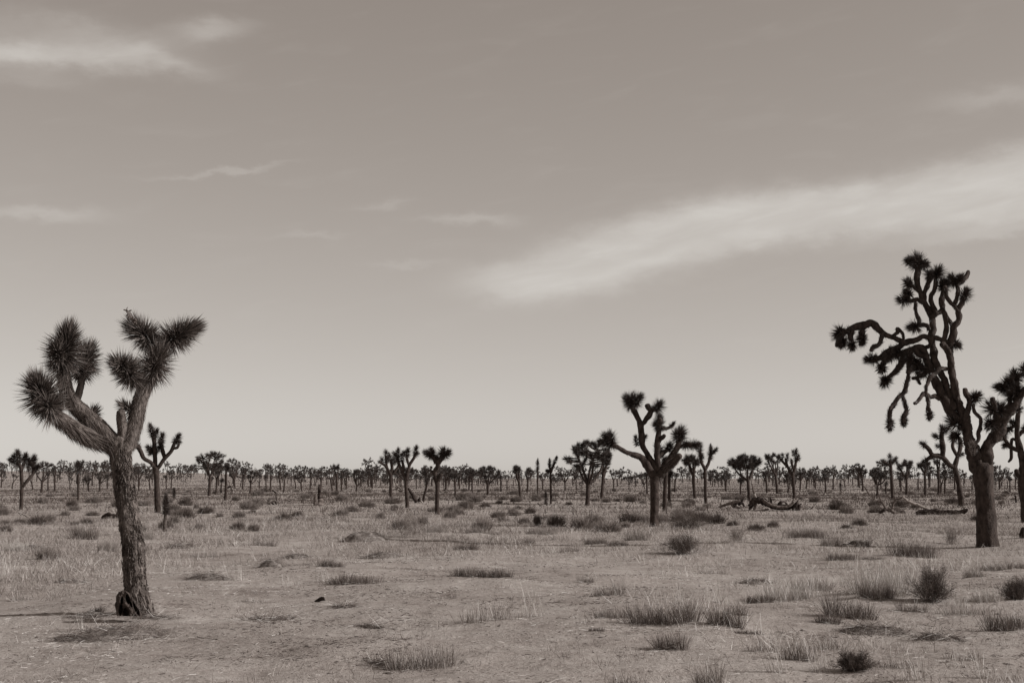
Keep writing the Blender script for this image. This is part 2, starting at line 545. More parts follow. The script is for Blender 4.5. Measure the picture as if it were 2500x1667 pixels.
def left_tree():
    T = Tree('large shaggy Joshua tree in front at left with furrowed trunk and spiky leaf heads', (338, 1497), seed=11)
    T.limb([(345, 1503, 37), (338, 1478, 29), (331, 1429, 25.5), (325, 1337, 24), (316, 1271, 23.5), (306, 1205, 22.5), (298, 1140, 22.5), (292, 1100, 24), (292, 1072, 22)], name='trunk', mat='bark_rough', seg=40, step=.025, rough=.09, furrow=.22)
    P, R = T.paths[0]
    rs = T.rs
    # loose bark plates standing off the trunk
    n = 11000
    k = rs.randint(4, len(P), n)
    Tt, U, V = frames(P)
    ph = rs.rand(n) * 6.283
    rad = np.cos(ph)[:, None] * U[k] + np.sin(ph)[:, None] * V[k]
    D = unit(-Tt[k] + rad * (.05 + .30 * rs.rand(n, 1)) + rs.normal(size=(n, 3)) * .45)
    obj('bark_plates', ribbons(P[k] + rad * (R[k] * .985)[:, None], D, .012 + .030 * rs.rand(n), .0032 + .003 * rs.rand(n), rs, .1), 'bark_chip', T.t, T.base)
    n = 1500
    k = rs.randint(4, len(P), n)
    ph = rs.rand(n) * 6.283
    rad = np.cos(ph)[:, None] * U[k] + np.sin(ph)[:, None] * V[k]
    D = unit(-Tt[k] * np.sign(rs.rand(n, 1) - .3) + rad * .10 + rs.normal(size=(n, 3)) * .12)
    obj('bark_plates', ribbons(P[k] + rad * (R[k] * .99)[:, None], D, .05 + .08 * rs.rand(n), .006 + .006 * rs.rand(n), rs, .06), 'bark_rough', T.t, T.base)
    B = dict(mat='bark_rough', seg=24, step=.03, rough=.08, furrow=.08)
    T.limb([(300, 1100, 20), (314, 1075, 20), (329, 1036, 18.5), (340, 984, 17), (353, 947, 16), (372, 904, 14), (385, 868, 12), (390, 838, 10)], dz=.30, shag=2600, shagL=.10, shagw=.004, **B)
    T.limb([(290, 1098, 22), (266, 1072, 22), (245, 1049, 21), (211, 1015, 19), (179, 983, 17), (162, 952, 15), (155, 910, 13), (150, 870, 11)], dz=-.35, shag=2600, shagL=.13, shagw=.004, **B)
    T.limb([(262, 1076, 19), (225, 1068, 19), (195, 1054, 18), (165, 1034, 16), (137, 1012, 13), (122, 996, 10)], dz=-.75, shag=2200, shagL=.15, shagw=.0045, **B)
    T.limb([(298, 1090, 13), (299, 1050, 12), (296, 1015, 11), (295, 1006, 9)], dz=-.12, shag=500, shagL=.05, shagw=.004, **B)
    T.limb([(345, 945, 13), (325, 925, 11), (305, 905, 8)], dz=-.30, **B)
    T.limb([(185, 985, 9), (200, 930, 8), (208, 900, 7)], dz=.25, **B)
    T.limb([(215, 1022, 9), (225, 1010, 8), (228, 1004, 6)], dz=.2, **B)
    t = lambda *a, **k: T.tuft(*a, w=.0072, **dict(dict(mat='leaf_near'), **k))
    t(152, 890, 168, 815, 46, n=640, dz=-.10)
    t(150, 905, 152, 885, 40, n=150, dz=-.05, back=168, mat='leaf_dead')
    t(146, 880, 140, 850, 36, n=160, dz=-.2)
    t(198, 906, 217, 856, 40, n=470, dz=.12)
    t(196, 915, 199, 900, 34, n=110, back=168, mat='leaf_dead')
    t(120, 988, 86, 936, 46, n=680, dz=-.25)
    t(130, 1006, 122, 994, 42, n=150, dz=-.1, back=165, mat='leaf_dead')
    t(124, 1000, 118, 985, 44, n=190, dz=-.30, back=140)
    t(216, 1030, 230, 1003, 28, n=170, dz=.10)
    t(372, 834, 328, 798, 43, n=520, dz=-.05)
    t(405, 836, 468, 802, 43, n=640, dz=.12)
    t(376, 905, 390, 862, 47, n=330, dz=-.03, back=158)
    t(366, 925, 380, 880, 42, n=200, back=165, mat='leaf_dead')
    t(326, 925, 304, 896, 42, n=480, dz=-.15)
    t(318, 905, 280, 882, 34, n=240, dz=-.20)
    t(328, 1008, 300, 988, 24, n=150, dz=-.10)
    # dried flower stalk
    g = tube(*smooth_path([T.at(332, 792, 0), T.at(320, 775, 0), T.at(309, 757, 0), T.at(312, 750, 0)], [.012, .009, .006, .004], .03), seg=6)
    for k in range(26):
        q = T.at(330 - rs.rand() * 22, 790 - rs.rand() * 38, rs.uniform(-.05, .05)) if False else T.at(330 - k * .8, 790 - k * 1.35, 0)
        d = unit(rs.normal(size=3))
        tube(np.array([q, q + d * .03, q + d * .045]), np.array([.003, .010, .008]), 5, g=g)
    obj('flower_stalk', g, 'deadwood', T.t, T.base)
left_tree()

def right_tree():
    T = Tree('tallest Joshua tree, at right, dark forked trunk with many contorted limbs reaching left', (2412, 1334), seed=23)
    T.limb([(2412, 1336, 30), (2410, 1310, 26), (2407, 1248, 22), (2403, 1194, 23), (2400, 1160, 25), (2398, 1138, 24)], name='trunk', seg=28, step=.04, rough=.06, furrow=.05)
    S = dict(seg=14, step=.03, rough=.24, freq=6.0, knob=1.1, shag_mat='leaf', furrow=.12)
    T.limb([(2396, 1148, 19), (2386, 1130, 17), (2374, 1098, 15), (2362, 1060, 13), (2356, 1026, 13), (2348, 1004, 12), (2334, 963, 10), (2322, 915, 9.5), (2318, 873, 9), (2320, 845, 8.5), (2327, 825, 8), (2331, 803, 7), (2341, 784, 6.5), (2340, 757, 6.5), (2350, 739, 6), (2355, 722, 5)], dz=-.2, shag=70, shagL=.09, **S)
    T.limb([(2356, 1032, 11), (2327, 1007, 11), (2296, 963, 10.5), (2280, 924, 10), (2266, 883, 9), (2252, 857, 8), (2232, 848, 7)], dz=.15, shag=70, shagL=.09, **S)
    T.limb([(2330, 1000, 9), (2318, 972, 9), (2303, 924, 8.5), (2284, 883, 8), (2277, 835, 8), (2273, 797, 8), (2270, 771, 7.5), (2255, 736, 7), (2241, 701, 7), (2240, 663, 6.5), (2238, 642, 6)], dz=.35, shag=70, shagL=.09, **S)
    T.limb([(2271, 780, 6), (2286, 768, 6.5), (2302, 757, 6), (2300, 723, 6), (2303, 700, 6)], shag=70, shagL=.09, **S)
    T.limb([(2285, 768, 5.5), (2272, 739, 5.5), (2278, 712, 5), (2285, 690, 5), (2288, 670, 5)], shag=70, shagL=.09, **S)
    T.limb([(2256, 735, 5), (2258, 715, 5), (2265, 691, 5.5), (2276, 672, 5)], shag=70, shagL=.09, **S)
    T.limb([(2340, 760, 5), (2318, 737, 5), (2312, 717, 5), (2306, 700, 5)], shag=70, shagL=.09, **S)
    T.limb([(2331, 741, 5), (2340, 712, 5), (2337, 697, 5), (2350, 688, 6), (2357, 675, 6), (2364, 663, 5)], shag=70, shagL=.09, **S)
    T.limb([(2302, 838, 5), (2308, 803, 6), (2305, 771, 6), (2302, 757, 5)], shag=70, shagL=.09, **S)
    T.limb([(2331, 808, 5), (2318, 782, 5), (2304, 762, 5)], shag=70, shagL=.09, **S)
    T.limb([(2318, 862, 8), (2306, 848, 7), (2300, 838, 6)], shag=70, shagL=.09, **S)
    T.limb([(2320, 842, 6), (2302, 828, 5.5), (2282, 824, 5)], shag=70, shagL=.09, **S)
    T.limb([(2255, 740, 5), (2236, 734, 5), (2215, 730, 5)], shag=70, shagL=.09, **S)
    T.limb([(2246, 712, 4), (2230, 702, 4), (2222, 696, 4)], shag=70, shagL=.09, **S)
    T.limb([(2244, 790, 4.5), (2238, 765, 4.5), (2236, 740, 4.5)], dz=-.2, shag=70, shagL=.09, **S)
    T.limb([(2268, 806, 5), (2260, 793, 5), (2245, 793, 5), (2236, 796, 5)], shag=70, shagL=.09, **S)
    # the arms that reach out to the left
    T.limb([(2280, 828, 6), (2254, 823, 6), (2230, 832, 7), (2216, 838, 8), (2184, 848, 6), (2159, 861, 6), (2135, 874, 6)], dz=.25, shag=352, shagL=.12, **S)
    T.limb([(2216, 838, 6), (2200, 832, 6), (2168, 816, 6.5), (2146, 803, 7), (2127, 788, 7.5), (2107, 791, 8), (2076, 800, 8), (2056, 808, 7)], dz=.20, shag=192, shagL=.12, **S)
    T.limb([(2178, 820, 3), (2188, 812, 4), (2190, 801, 4), (2199, 806, 3.5), (2206, 827, 4)], dz=0, shag=70, shagL=.09, **S)
    T.limb([(2154, 815, 4), (2146, 833, 5), (2136, 843, 5), (2126, 856, 4)], shag=320, shagL=.1, **S)
    T.limb([(2108, 795, 5), (2106, 812, 6), (2102, 824, 5)], shag=240, shagL=.12, **S)
    T.limb([(2078, 802, 6), (2078, 822, 6), (2080, 838, 4)], shag=256, shagL=.12, **S)
    T.limb([(2058, 808, 6), (2050, 826, 6), (2042, 846, 4)], shag=352, shagL=.12, **S)
    T.limb([(2160, 862, 5), (2155, 880, 6), (2153, 895, 5)], shag=288, shagL=.12, **S)
    T.limb([(2178, 850, 5), (2168, 870, 6), (2160, 882, 5)], shag=256, shagL=.12, **S)
    T.limb([(2236, 848, 7), (2214, 858, 6), (2202, 868, 6), (2197, 892, 6), (2178, 914, 6), (2164, 926, 5)], shag=544, shagL=.12, **S)
    T.limb([(2225, 850, 6), (2217, 870, 5), (2217, 902, 5.5), (2211, 934, 5), (2200, 963, 4.5), (2176, 991, 4.5), (2171, 1017, 5), (2174, 1034, 6), (2168, 1044, 4)], dz=-.4, shag=528, shagL=.10, **S)
    T.limb([(2202, 962, 3.5), (2208, 991, 4.5), (2207, 1014, 5.5), (2206, 1030, 5)], dz=-.1, shag=320, shagL=.10, **S)
    T.limb([(2320, 902, 5), (2296, 896, 4.5), (2280, 912, 4.5), (2265, 931, 4.5), (2262, 959, 4), (2269, 985, 4.5), (2270, 1016, 5.5)], dz=-.8, shag=224, shagL=.09, **S)
    T.limb([(2296, 974, 5), (2276, 967, 5), (2257, 965, 5), (2244, 978, 4.5), (2232, 985, 4)], dz=-.5, shag=70, shagL=.09, **S)
    T.limb([(2262, 908, 5), (2250, 914, 4.5), (2238, 922, 4), (2227, 924, 3.5)], shag=70, shagL=.09, **S)
    T.limb([(2238, 922, 3.5), (2243, 932, 3.5), (2247, 938, 3)], shag=70, shagL=.09, **S)
    T.limb([(2232, 850, 6), (2245, 862, 6), (2262, 868, 7)], shag=70, shagL=.09, **S)
    T.limb([(2240, 885, 4), (2228, 895, 5), (2216, 910, 5)], shag=256, shagL=.1, **S)
    T.limb([(2252, 858, 5), (2262, 846, 5), (2274, 838, 5)], shag=70, shagL=.09, **S)
    # short stubs on the fork and the thin looping branch
    T.limb([(2362, 1050, 9), (2363, 1010, 7.5), (2366, 980, 6), (2358, 962, 6), (2356, 950, 5)], dz=-.3, shag=70, shagL=.09, **S)
    T.limb([(2368, 985, 4), (2376, 978, 4), (2378, 974, 4)], shag=70, shagL=.09, **S)
    T.limb([(2376, 986, 4), (2378, 1008, 4), (2389, 1020, 4.5), (2394, 1045, 4.5), (2386, 1076, 4.5), (2377, 1096, 4)], dz=.0, shag=70, shagL=.09, **S)
    # the right limb of the fork
    T.limb([(2404, 1142, 18), (2415, 1114, 16), (2426, 1082, 14), (2434, 1050, 14), (2444, 1028, 12), (2470, 1004, 10.5), (2486, 982, 10), (2504, 950, 9)], dz=-.3, shag=70, shagL=.09, **S)
    T.limb([(2440, 1040, 10), (2430, 1015, 8), (2424, 990, 7), (2422, 972, 6)], dz=-.3, shag=70, shagL=.09, **S)
    T.limb([(2464, 1008, 6), (2462, 984, 6), (2461, 956, 5), (2460, 945, 5)], dz=.2, shag=70, shagL=.09, **S)
    T.limb([(2490, 976, 6), (2484, 950, 5), (2480, 925, 5)], dz=.3, shag=70, shagL=.09, **S)
    T.limb([(2500, 955, 8), (2520, 930, 7), (2535, 900, 6)], dz=.1, shag=70, shagL=.09, **S)
    t = lambda *a, **k: T.tuft(*a, **dict(dict(n=170, w=.010), **k))
    for a in [(2239, 652, 2240, 628, 24), (2228, 640, 2218, 634, 18), (2248, 645, 2258, 645, 18), (2287, 676, 2290, 660, 22), (2272, 676, 2268, 668, 16), (2303, 705, 2303, 694, 20), (2300, 690, 2318, 690, 16), (2332, 693, 2324, 678, 17), (2337, 688, 2345, 676, 15),
              (2353, 728, 2358, 712, 19), (2215, 730, 2200, 732, 19), (2222, 722, 2212, 712, 14), (2222, 698, 2216, 688, 18), (2240, 796, 2224, 800, 20), (2330, 840, 2338, 842, 16), (2056, 806, 2044, 818, 21), (2080, 838, 2080, 848, 16), (2104, 822, 2106, 836, 17),
              (2060, 830, 2054, 842, 16), (2135, 875, 2120, 877, 19), (2153, 893, 2152, 902, 17), (2165, 925, 2158, 934, 20), (2172, 1030, 2172, 1044, 15), (2206, 1020, 2206, 1034, 12), (2270, 1008, 2270, 1020, 11), (2376, 974, 2384, 966, 19),
              (2236, 880, 2230, 888, 20), (2248, 890, 2240, 900, 22), (2258, 900, 2254, 910, 20), (2222, 868, 2216, 880, 18), (2196, 855, 2188, 866, 18), (2178, 862, 2170, 874, 16), (2344, 1040, 2322, 1028, 24), (2340, 1064, 2330, 1064, 18), (2300, 966, 2304, 958, 15),
              (2426, 1006, 2422, 990, 26), (2440, 1006, 2444, 996, 25), (2420, 1030, 2414, 1038, 20), (2456, 952, 2438, 945, 20), (2460, 948, 2462, 930, 22), (2480, 930, 2476, 912, 20), (2486, 960, 2478, 946, 24), (2500, 915, 2504, 898, 22), (2470, 975, 2466, 960, 20), (2380, 1090, 2378, 1098, 11)]:
        t(*a)
    # a split in the bark of the fork with pale dead fibres
    obj('dead_leaf_skirt', thatch(*smooth_path([T.at(2374, 1082, -.35), T.at(2376, 1112, -.35)], [.06, .05], .05), 90, .16, .006, T.rs), 'leaf_dead', T.t, T.base)
right_tree()

def edge_tree():
    T = Tree('Joshua tree cut off by the right edge of the picture, thin hooked dead limbs', (2506, 1276), seed=31)
    T.limb([(2510, 1278, 17), (2506, 1240, 14), (2500, 1190, 13), (2500, 1141, 12)], name='trunk', seg=12)
    T.limb([(2500, 1148, 10), (2494, 1109, 9), (2484, 1070, 7), (2484, 1030, 6), (2486, 1005, 6)], dz=-.1)
    T.limb([(2492, 1100, 6), (2478, 1096, 5), (2464, 1088, 5), (2454, 1074, 5), (2450, 1064, 4)])
    T.limb([(2486, 1075, 4), (2478, 1073, 4), (2470, 1073, 4), (2469, 1100, 4), (2469, 1118, 4), (2462, 1127, 2.5)])
    T.limb([(2488, 1062, 5), (2498, 1052, 5), (2510, 1060, 5)])
    T.limb([(2484, 1035, 4), (2474, 1040, 4), (2466, 1046, 4)])
    T.limb([(2502, 1145, 9), (2520, 1110, 8), (2530, 1060, 7)])
    T.limb([(2498, 1165, 7), (2486, 1158, 7), (2481, 1148, 6)])
    for a in [(2452, 1068, 2448, 1060, 14), (2466, 1046, 2458, 1050, 15), (2476, 1036, 2470, 1030, 14), (2500, 1050, 2504, 1042, 14), (2486, 1004, 2486, 994, 16), (2460, 1082, 2452, 1088, 12), (2530, 1060, 2532, 1050, 18)]:
        T.tuft(*a)
edge_tree()

def centre_tree():
    T = Tree('forked Joshua tree right of centre with one arm stretched out left', (1598, 1285), seed=41)
    T.limb([(1597, 1286, 13), (1597, 1270, 11), (1598, 1227, 10), (1597, 1181, 10.5), (1600, 1158, 12)], name='trunk', seg=18, step=.05)
    S = dict(seg=10, step=.05, rough=.18, freq=6.0, knob=.8)
    T.limb([(1598, 1166, 10), (1587, 1149, 9.5), (1571, 1128, 9), (1557, 1113, 8), (1543, 1107, 7), (1527, 1103, 6), (1510, 1094, 6), (1496, 1086, 6)], dz=-.5, shag=240, shagL=.10, **S)
    T.limb([(1602, 1152, 9), (1594, 1132, 8), (1577, 1105, 7.5), (1564, 1080, 7.5), (1563, 1058, 7), (1564, 1036, 7), (1557, 1020, 6.5), (1549, 1006, 6.5), (1541, 990, 6)], dz=.3, **S)
    T.limb([(1565, 1036, 6), (1578, 1020, 6), (1588, 1005, 6.5), (1583, 996, 6), (1580, 988, 5)], dz=-.1, **S)
    T.limb([(1588, 1004, 6), (1594, 1001, 6), (1600, 1001, 4)], dz=0, **S)
    T.limb([(1602, 1150, 9), (1604, 1125, 8.5), (1605, 1105, 8), (1610, 1075, 7), (1611, 1048, 6.5), (1610, 1022, 6)], dz=-.3, **S)
    T.limb([(1608, 1080, 5), (1616, 1070, 5), (1622, 1063, 4.5)], dz=-.3, **S)
    T.limb([(1606, 1158, 9), (1618, 1142, 8.5), (1634, 1124, 8), (1651, 1100, 7.5), (1657, 1082, 7), (1660, 1068, 6)], dz=.2, shag=160, shagL=.10, **S)
    T.limb([(1610, 1160, 9), (1628, 1144, 9), (1648, 1130, 9), (1660, 1112, 8)], dz=-.7, shag=500, shagL=.12, **S)
    T.limb([(1655, 1090, 5), (1675, 1086, 5), (1690, 1087, 5)], **S)
    T.limb([(1612, 1046, 4), (1628, 1046, 3.5), (1638, 1040, 4), (1646, 1030, 2)], shag=120, shagL=.08, **S)
    T.limb([(1604, 1120, 6), (1618, 1106, 6), (1632, 1098, 5)], dz=.5, **S)
    for a in [(1541, 992, 1530, 972, 20, 260), (1549, 990, 1562, 968, 18, 220), (1538, 985, 1545, 966, 18, 150), (1600, 1000, 1609, 988, 20, 230), (1611, 1048, 1610, 1016, 17, 300), (1606, 1044, 1600, 1036, 14, 120), (1660, 1072, 1662, 1052, 21, 300), (1655, 1068, 1650, 1058, 18, 140),
              (1494, 1084, 1489, 1060, 17, 240), (1496, 1086, 1468, 1078, 19, 260), (1482, 1072, 1476, 1062, 15, 120), (1556, 1086, 1552, 1068, 11, 120), (1568, 1074, 1574, 1066, 11, 100), (1612, 1104, 1606, 1092, 17, 150), (1632, 1098, 1636, 1088, 17, 170), (1688, 1087, 1704, 1086, 16, 200), (1670, 1086, 1680, 1085, 16, 130), (1638, 1042, 1644, 1032, 9, 70)]:
        T.tuft(*a[:5], n=a[5], w=.009)
centre_tree()

def behind_left_tree():
    T = Tree('slim Joshua tree with three smooth curved limbs just right of the big left trunk', (385, 1251), seed=51)
    T.limb([(385, 1253, 9), (385, 1238, 7.5), (383, 1200, 6.5), (382, 1163, 6.5), (380, 1142, 7.5)], name='trunk', seg=14, step=.06)
    T.limb([(379, 1146, 5), (370, 1130, 5), (352, 1119, 5), (344, 1103, 5.5), (336, 1088, 6)], dz=-.4, shag=120, shagL=.12)
    T.limb([(380, 1145, 5.5), (378, 1110, 5.5), (376, 1075, 5.5), (373, 1056, 5)], dz=.1)
    T.limb([(382, 1148, 5), (391, 1135, 5), (404, 1116, 5), (418, 1101, 4.5), (424, 1086, 4.5), (428, 1076, 4)], dz=-.2)
    T.limb([(403, 1117, 5), (396, 1096, 5), (392, 1075, 5)], dz=.3)
    T.limb([(424, 1094, 3.5), (433, 1092, 3.5), (437, 1084, 3)], dz=0)
    for a in [(373, 1062, 367, 1040, 14, 220), (378, 1068, 384, 1050, 12, 170), (392, 1080, 396, 1062, 13, 220), (390, 1095, 393, 1082, 12, 150), (372, 1100, 362, 1092, 13, 160), (370, 1108, 368, 1100, 12, 130), (428, 1078, 436, 1064, 13, 200), (432, 1078, 438, 1078, 10, 100), (340, 1092, 333, 1085, 9, 120), (384, 1100, 390, 1090, 11, 110)]:
        T.tuft(*a[:5], n=a[5], w=.009)
behind_left_tree()

def hooked_right_tree():
    T = Tree('leaning Joshua tree just left of the dark right trunk, long arm bent left', (2348, 1233), seed=61)
    T.limb([(2349, 1235, 9), (2347, 1222, 7.5), (2340, 1181, 6.5), (2333, 1148, 6.5), (2330, 1136, 6.5)], name='trunk', seg=12, step=.06)
    T.limb([(2331, 1142, 6), (2317, 1133, 6), (2302, 1117, 6.5), (2288, 1112, 6), (2276, 1110, 5.5), (2268, 1096, 5.5), (2256, 1086, 5)], dz=-.5)
    T.limb([(2278, 1112, 5), (2268, 1118, 5), (2260, 1123, 4)])
    T.limb([(2302, 1116, 6), (2302, 1092, 7), (2299, 1068, 6), (2302, 1050, 5)])
    T.limb([(2331, 1138, 6), (2338, 1114, 5), (2344, 1096, 5), (2345, 1080, 5)])
    T.limb([(2336, 1112, 4), (2326, 1092, 4.5), (2328, 1072, 4)])
    for a in [(2258, 1088, 2250, 1082, 12, 150), (2261, 1122, 2254, 1128, 11, 120), (2302, 1056, 2300, 1042, 14, 190), (2298, 1068, 2283, 1064, 14, 190), (2300, 1092, 2290, 1088, 12, 140), (2304, 1050, 2314, 1046, 13, 150), (2328, 1076, 2328, 1058, 13, 190), (2345, 1086, 2344, 1074, 13, 150), (2340, 1112, 2350, 1108, 10, 120), (2276, 1112, 2280, 1120, 9, 90), (2310, 1126, 2304, 1134, 9, 90)]:
        T.tuft(*a[:5], n=a[5], w=.010)
hooked_right_tree()

def simple_tree(label, base, trunk, limbs, tufts, seed, n=120, w=.011, **kw):
    T = Tree(label, base, seed=seed, **kw)
    T.limb(trunk, name='trunk', seg=10, step=.08)
    for l in limbs:
        T.limb(l, seg=8, step=.10)
    for a in tufts:
        T.tuft(*a[:5], n=a[5] if len(a) > 5 else n, w=w)
    return T
simple_tree('Joshua tree shaped like a T with two broad spiky heads, left of centre', (1068, 1255), [(1068, 1257, 6.5), (1067, 1240, 5.5), (1068, 1200, 5.5), (1067, 1178, 6.5), (1063, 1165, 7)],
            [[(1065, 1172, 5.5), (1061, 1152, 5.5), (1069, 1138, 6), (1067, 1124, 7)], [(1066, 1176, 6), (1074, 1166, 6.5), (1077, 1157, 5.5)], [(1066, 1130, 7), (1060, 1118, 6), (1052, 1108, 5)], [(1069, 1130, 7), (1078, 1118, 6), (1085, 1109, 5)], [(1061, 1155, 4), (1054, 1150, 4)]],
            [(1056, 1114, 1040, 1104, 14, 220), (1056, 1110, 1054, 1098, 13, 140), (1080, 1114, 1094, 1104, 15, 260), (1078, 1108, 1082, 1098, 14, 140), (1066, 1128, 1067, 1116, 12, 90), (1076, 1160, 1079, 1154, 8, 90)], 71)
simple_tree('Joshua tree with forked stem and black head, left one of the pair', (953, 1222), [(954, 1223, 5), (954, 1205, 4), (954, 1156, 4.2)],
            [[(954, 1160, 4), (944, 1140, 3.5), (934, 1132, 3.2), (926, 1127, 3.2)], [(954, 1160, 4), (957, 1140, 4), (954, 1122, 3.5)], [(958, 1158, 3), (968, 1144, 3), (974, 1134, 3)], [(945, 1140, 3), (942, 1122, 3), (942, 1112, 3)]],
            [(944, 1118, 942, 1102, 11, 150), (954, 1124, 950, 1110, 11, 150), (958, 1130, 962, 1120, 10, 120), (936, 1130, 932, 1120, 10, 110), (928, 1127, 924, 1127, 6, 60), (962, 1134, 966, 1126, 9, 90), (948, 1128, 946, 1120, 9, 90)], 72)
simple_tree('taller Joshua tree with forked pale limbs, right of the pair left of centre', (995, 1239), [(995, 1241, 6), (994, 1225, 4.8), (991, 1190, 4.5), (991, 1168, 4.8)],
            [[(991, 1172, 4.2), (982, 1150, 4), (974, 1132, 3.8), (970, 1116, 3.5)], [(992, 1172, 4.5), (996, 1150, 4.2), (1000, 1134, 4), (1008, 1122, 3.6), (1014, 1110, 3.4)], [(999, 1136, 3.6), (994, 1122, 3.4), (993, 1110, 3.2)], [(984, 1154, 3.5), (984, 1136, 3.5), (982, 1124, 3.2)], [(1010, 1118, 3), (1014, 1104, 3)]],
            [(971, 1114, 972, 1098, 11, 160), (970, 1118, 963, 1108, 11, 140), (983, 1126, 981, 1110, 10, 130), (994, 1114, 996, 1098, 11, 170), (1014, 1106, 1016, 1092, 10, 140), (1012, 1112, 1018, 1106, 9, 110), (974, 1128, 970, 1122, 9, 100), (986, 1112, 986, 1104, 9, 100)], 73)
simple_tree('round-headed forked Joshua tree at the left edge', (52, 1244), [(52, 1246, 5.5), (52, 1230, 4.2), (54, 1181, 4.5)],
            [[(54, 1186, 4.2), (52, 1160, 4.5), (50, 1140, 4.5), (42, 1128, 4)], [(55, 1188, 4), (68, 1172, 4.2), (80, 1158, 4), (86, 1144, 4)], [(52, 1150, 4), (58, 1132, 4), (60, 1122, 3.5)], [(82, 1154, 3.5), (80, 1136, 3.5), (82, 1126, 3)]],
            [(44, 1132, 27, 1122, 14, 210), (46, 1124, 44, 1104, 13, 210), (58, 1126, 62, 1112, 13, 190), (84, 1146, 92, 1138, 12, 170), (82, 1130, 83, 1116, 12, 180), (74, 1130, 70, 1122, 11, 140), (68, 1140, 74, 1130, 11, 120), (38, 1124, 34, 1114, 12, 120)], 74)
simple_tree('single-stemmed Joshua tree with one ball-like head, left of the big left trunk', (191, 1226), [(191, 1228, 3.4), (191, 1215, 2.6), (191, 1156, 2.8), (192, 1146, 2.8)],
            [[(192, 1150, 2.6), (197, 1140, 2.6), (201, 1132, 2.4)]], [(192, 1152, 192, 1130, 9, 230), (198, 1138, 203, 1127, 8, 120), (190, 1138, 188, 1128, 8, 100)], 75)
simple_tree('Joshua tree with two clubbed arms right of the central tree', (1723, 1228), [(1724, 1230, 5), (1723, 1218, 4), (1722, 1180, 3.8), (1721, 1142, 4.4)],
            [[(1721, 1146, 4), (1712, 1126, 3.8), (1710, 1108, 3.8), (1708, 1096, 3.4)], [(1722, 1146, 4), (1730, 1130, 3.8), (1734, 1114, 3.6), (1736, 1104, 3.4)], [(1734, 1112, 3), (1742, 1104, 3), (1746, 1099, 3)]],
            [(1711, 1114, 1707, 1084, 11, 260), (1734, 1120, 1735, 1094, 10, 220), (1742, 1104, 1749, 1096, 9, 130), (1712, 1124, 1714, 1112, 9, 110), (1704, 1096, 1700, 1088, 9, 100), (1736, 1098, 1735, 1086, 7, 80)], 76)
simple_tree('Joshua tree with four upright forks behind the pile of dead logs', (1939, 1220), [(1940, 1222, 5), (1939, 1208, 3.8), (1935, 1154, 4.2)],
            [[(1935, 1160, 3.8), (1926, 1146, 3.6), (1920, 1130, 3.4), (1919, 1120, 3)], [(1935, 1160, 3.8), (1941, 1140, 3.6), (1944, 1118, 3.4)], [(1924, 1142, 3), (1912, 1128, 3), (1906, 1120, 3)], [(1938, 1146, 3), (1934, 1134, 3), (1932, 1126, 2.6)], [(1943, 1128, 2.8), (1949, 1120, 2.6)]],
            [(1920, 1124, 1922, 1110, 9, 140), (1907, 1122, 1900, 1116, 8, 120), (1943, 1124, 1944, 1098, 9, 220), (1949, 1124, 1950, 1112, 8, 120), (1933, 1130, 1932, 1122, 7, 80), (1938, 1112, 1936, 1102, 8, 90), (1912, 1116, 1910, 1110, 8, 80)], 77)
simple_tree('palm-like Joshua tree with a dark straight stem and three spreading tufts, right part', (2180, 1219), [(2180, 1221, 5.2), (2179, 1205, 4.2), (2177, 1170, 4), (2174, 1136, 4), (2173, 1124, 3.6)],
            [[(2174, 1138, 3.2), (2164, 1130, 3), (2158, 1127, 3)], [(2174, 1136, 3.2), (2182, 1126, 3), (2185, 1122, 3)]],
            [(2168, 1132, 2155, 1125, 10, 170), (2173, 1126, 2172, 1110, 9, 190), (2180, 1128, 2188, 1118, 10, 170), (2186, 1124, 2190, 1130, 8, 80), (2162, 1130, 2158, 1134, 8, 80)], 78)
simple_tree('thin pole-like Joshua tree with a single upright brush, centre', (1314, 1219), [(1314, 1221, 2.8), (1313, 1205, 2.2), (1312, 1160, 2.2), (1312, 1140, 2.2)], [], [(1312, 1150, 1313, 1122, 6.5, 240)], 79)
simple_tree('thin Joshua tree with a small twin head right of the pole-like one, centre', (1345, 1230), [(1345, 1232, 3.2), (1345, 1215, 2.6), (1344, 1152, 2.8)],
            [[(1344, 1156, 2.6), (1350, 1140, 2.4), (1355, 1128, 2.4)], [(1344, 1154, 2.6), (1342, 1140, 2.4), (1342, 1130, 2.2)]], [(1353, 1130, 1359, 1116, 7, 150), (1342, 1138, 1342, 1122, 7, 150), (1340, 1154, 1336, 1148, 7, 110), (1348, 1142, 1352, 1132, 6, 90)], 80)
simple_tree('leaning brush-headed Joshua tree rising from a fallen log', (1033, 1226), [(1032, 1228, 3.2), (1036, 1210, 2.8), (1041, 1188, 2.8), (1042, 1172, 3)], [], [(1042, 1180, 1037, 1144, 8, 320), (1046, 1170, 1050, 1154, 6, 120), (1040, 1160, 1028, 1154, 5, 60)], 81)
simple_tree('thin single-headed Joshua tree right behind the big left trunk', (339, 1198), [(339, 1199, 1.9), (338, 1154, 1.6)], [], [(338, 1156, 338, 1145, 5, 130)], 82)

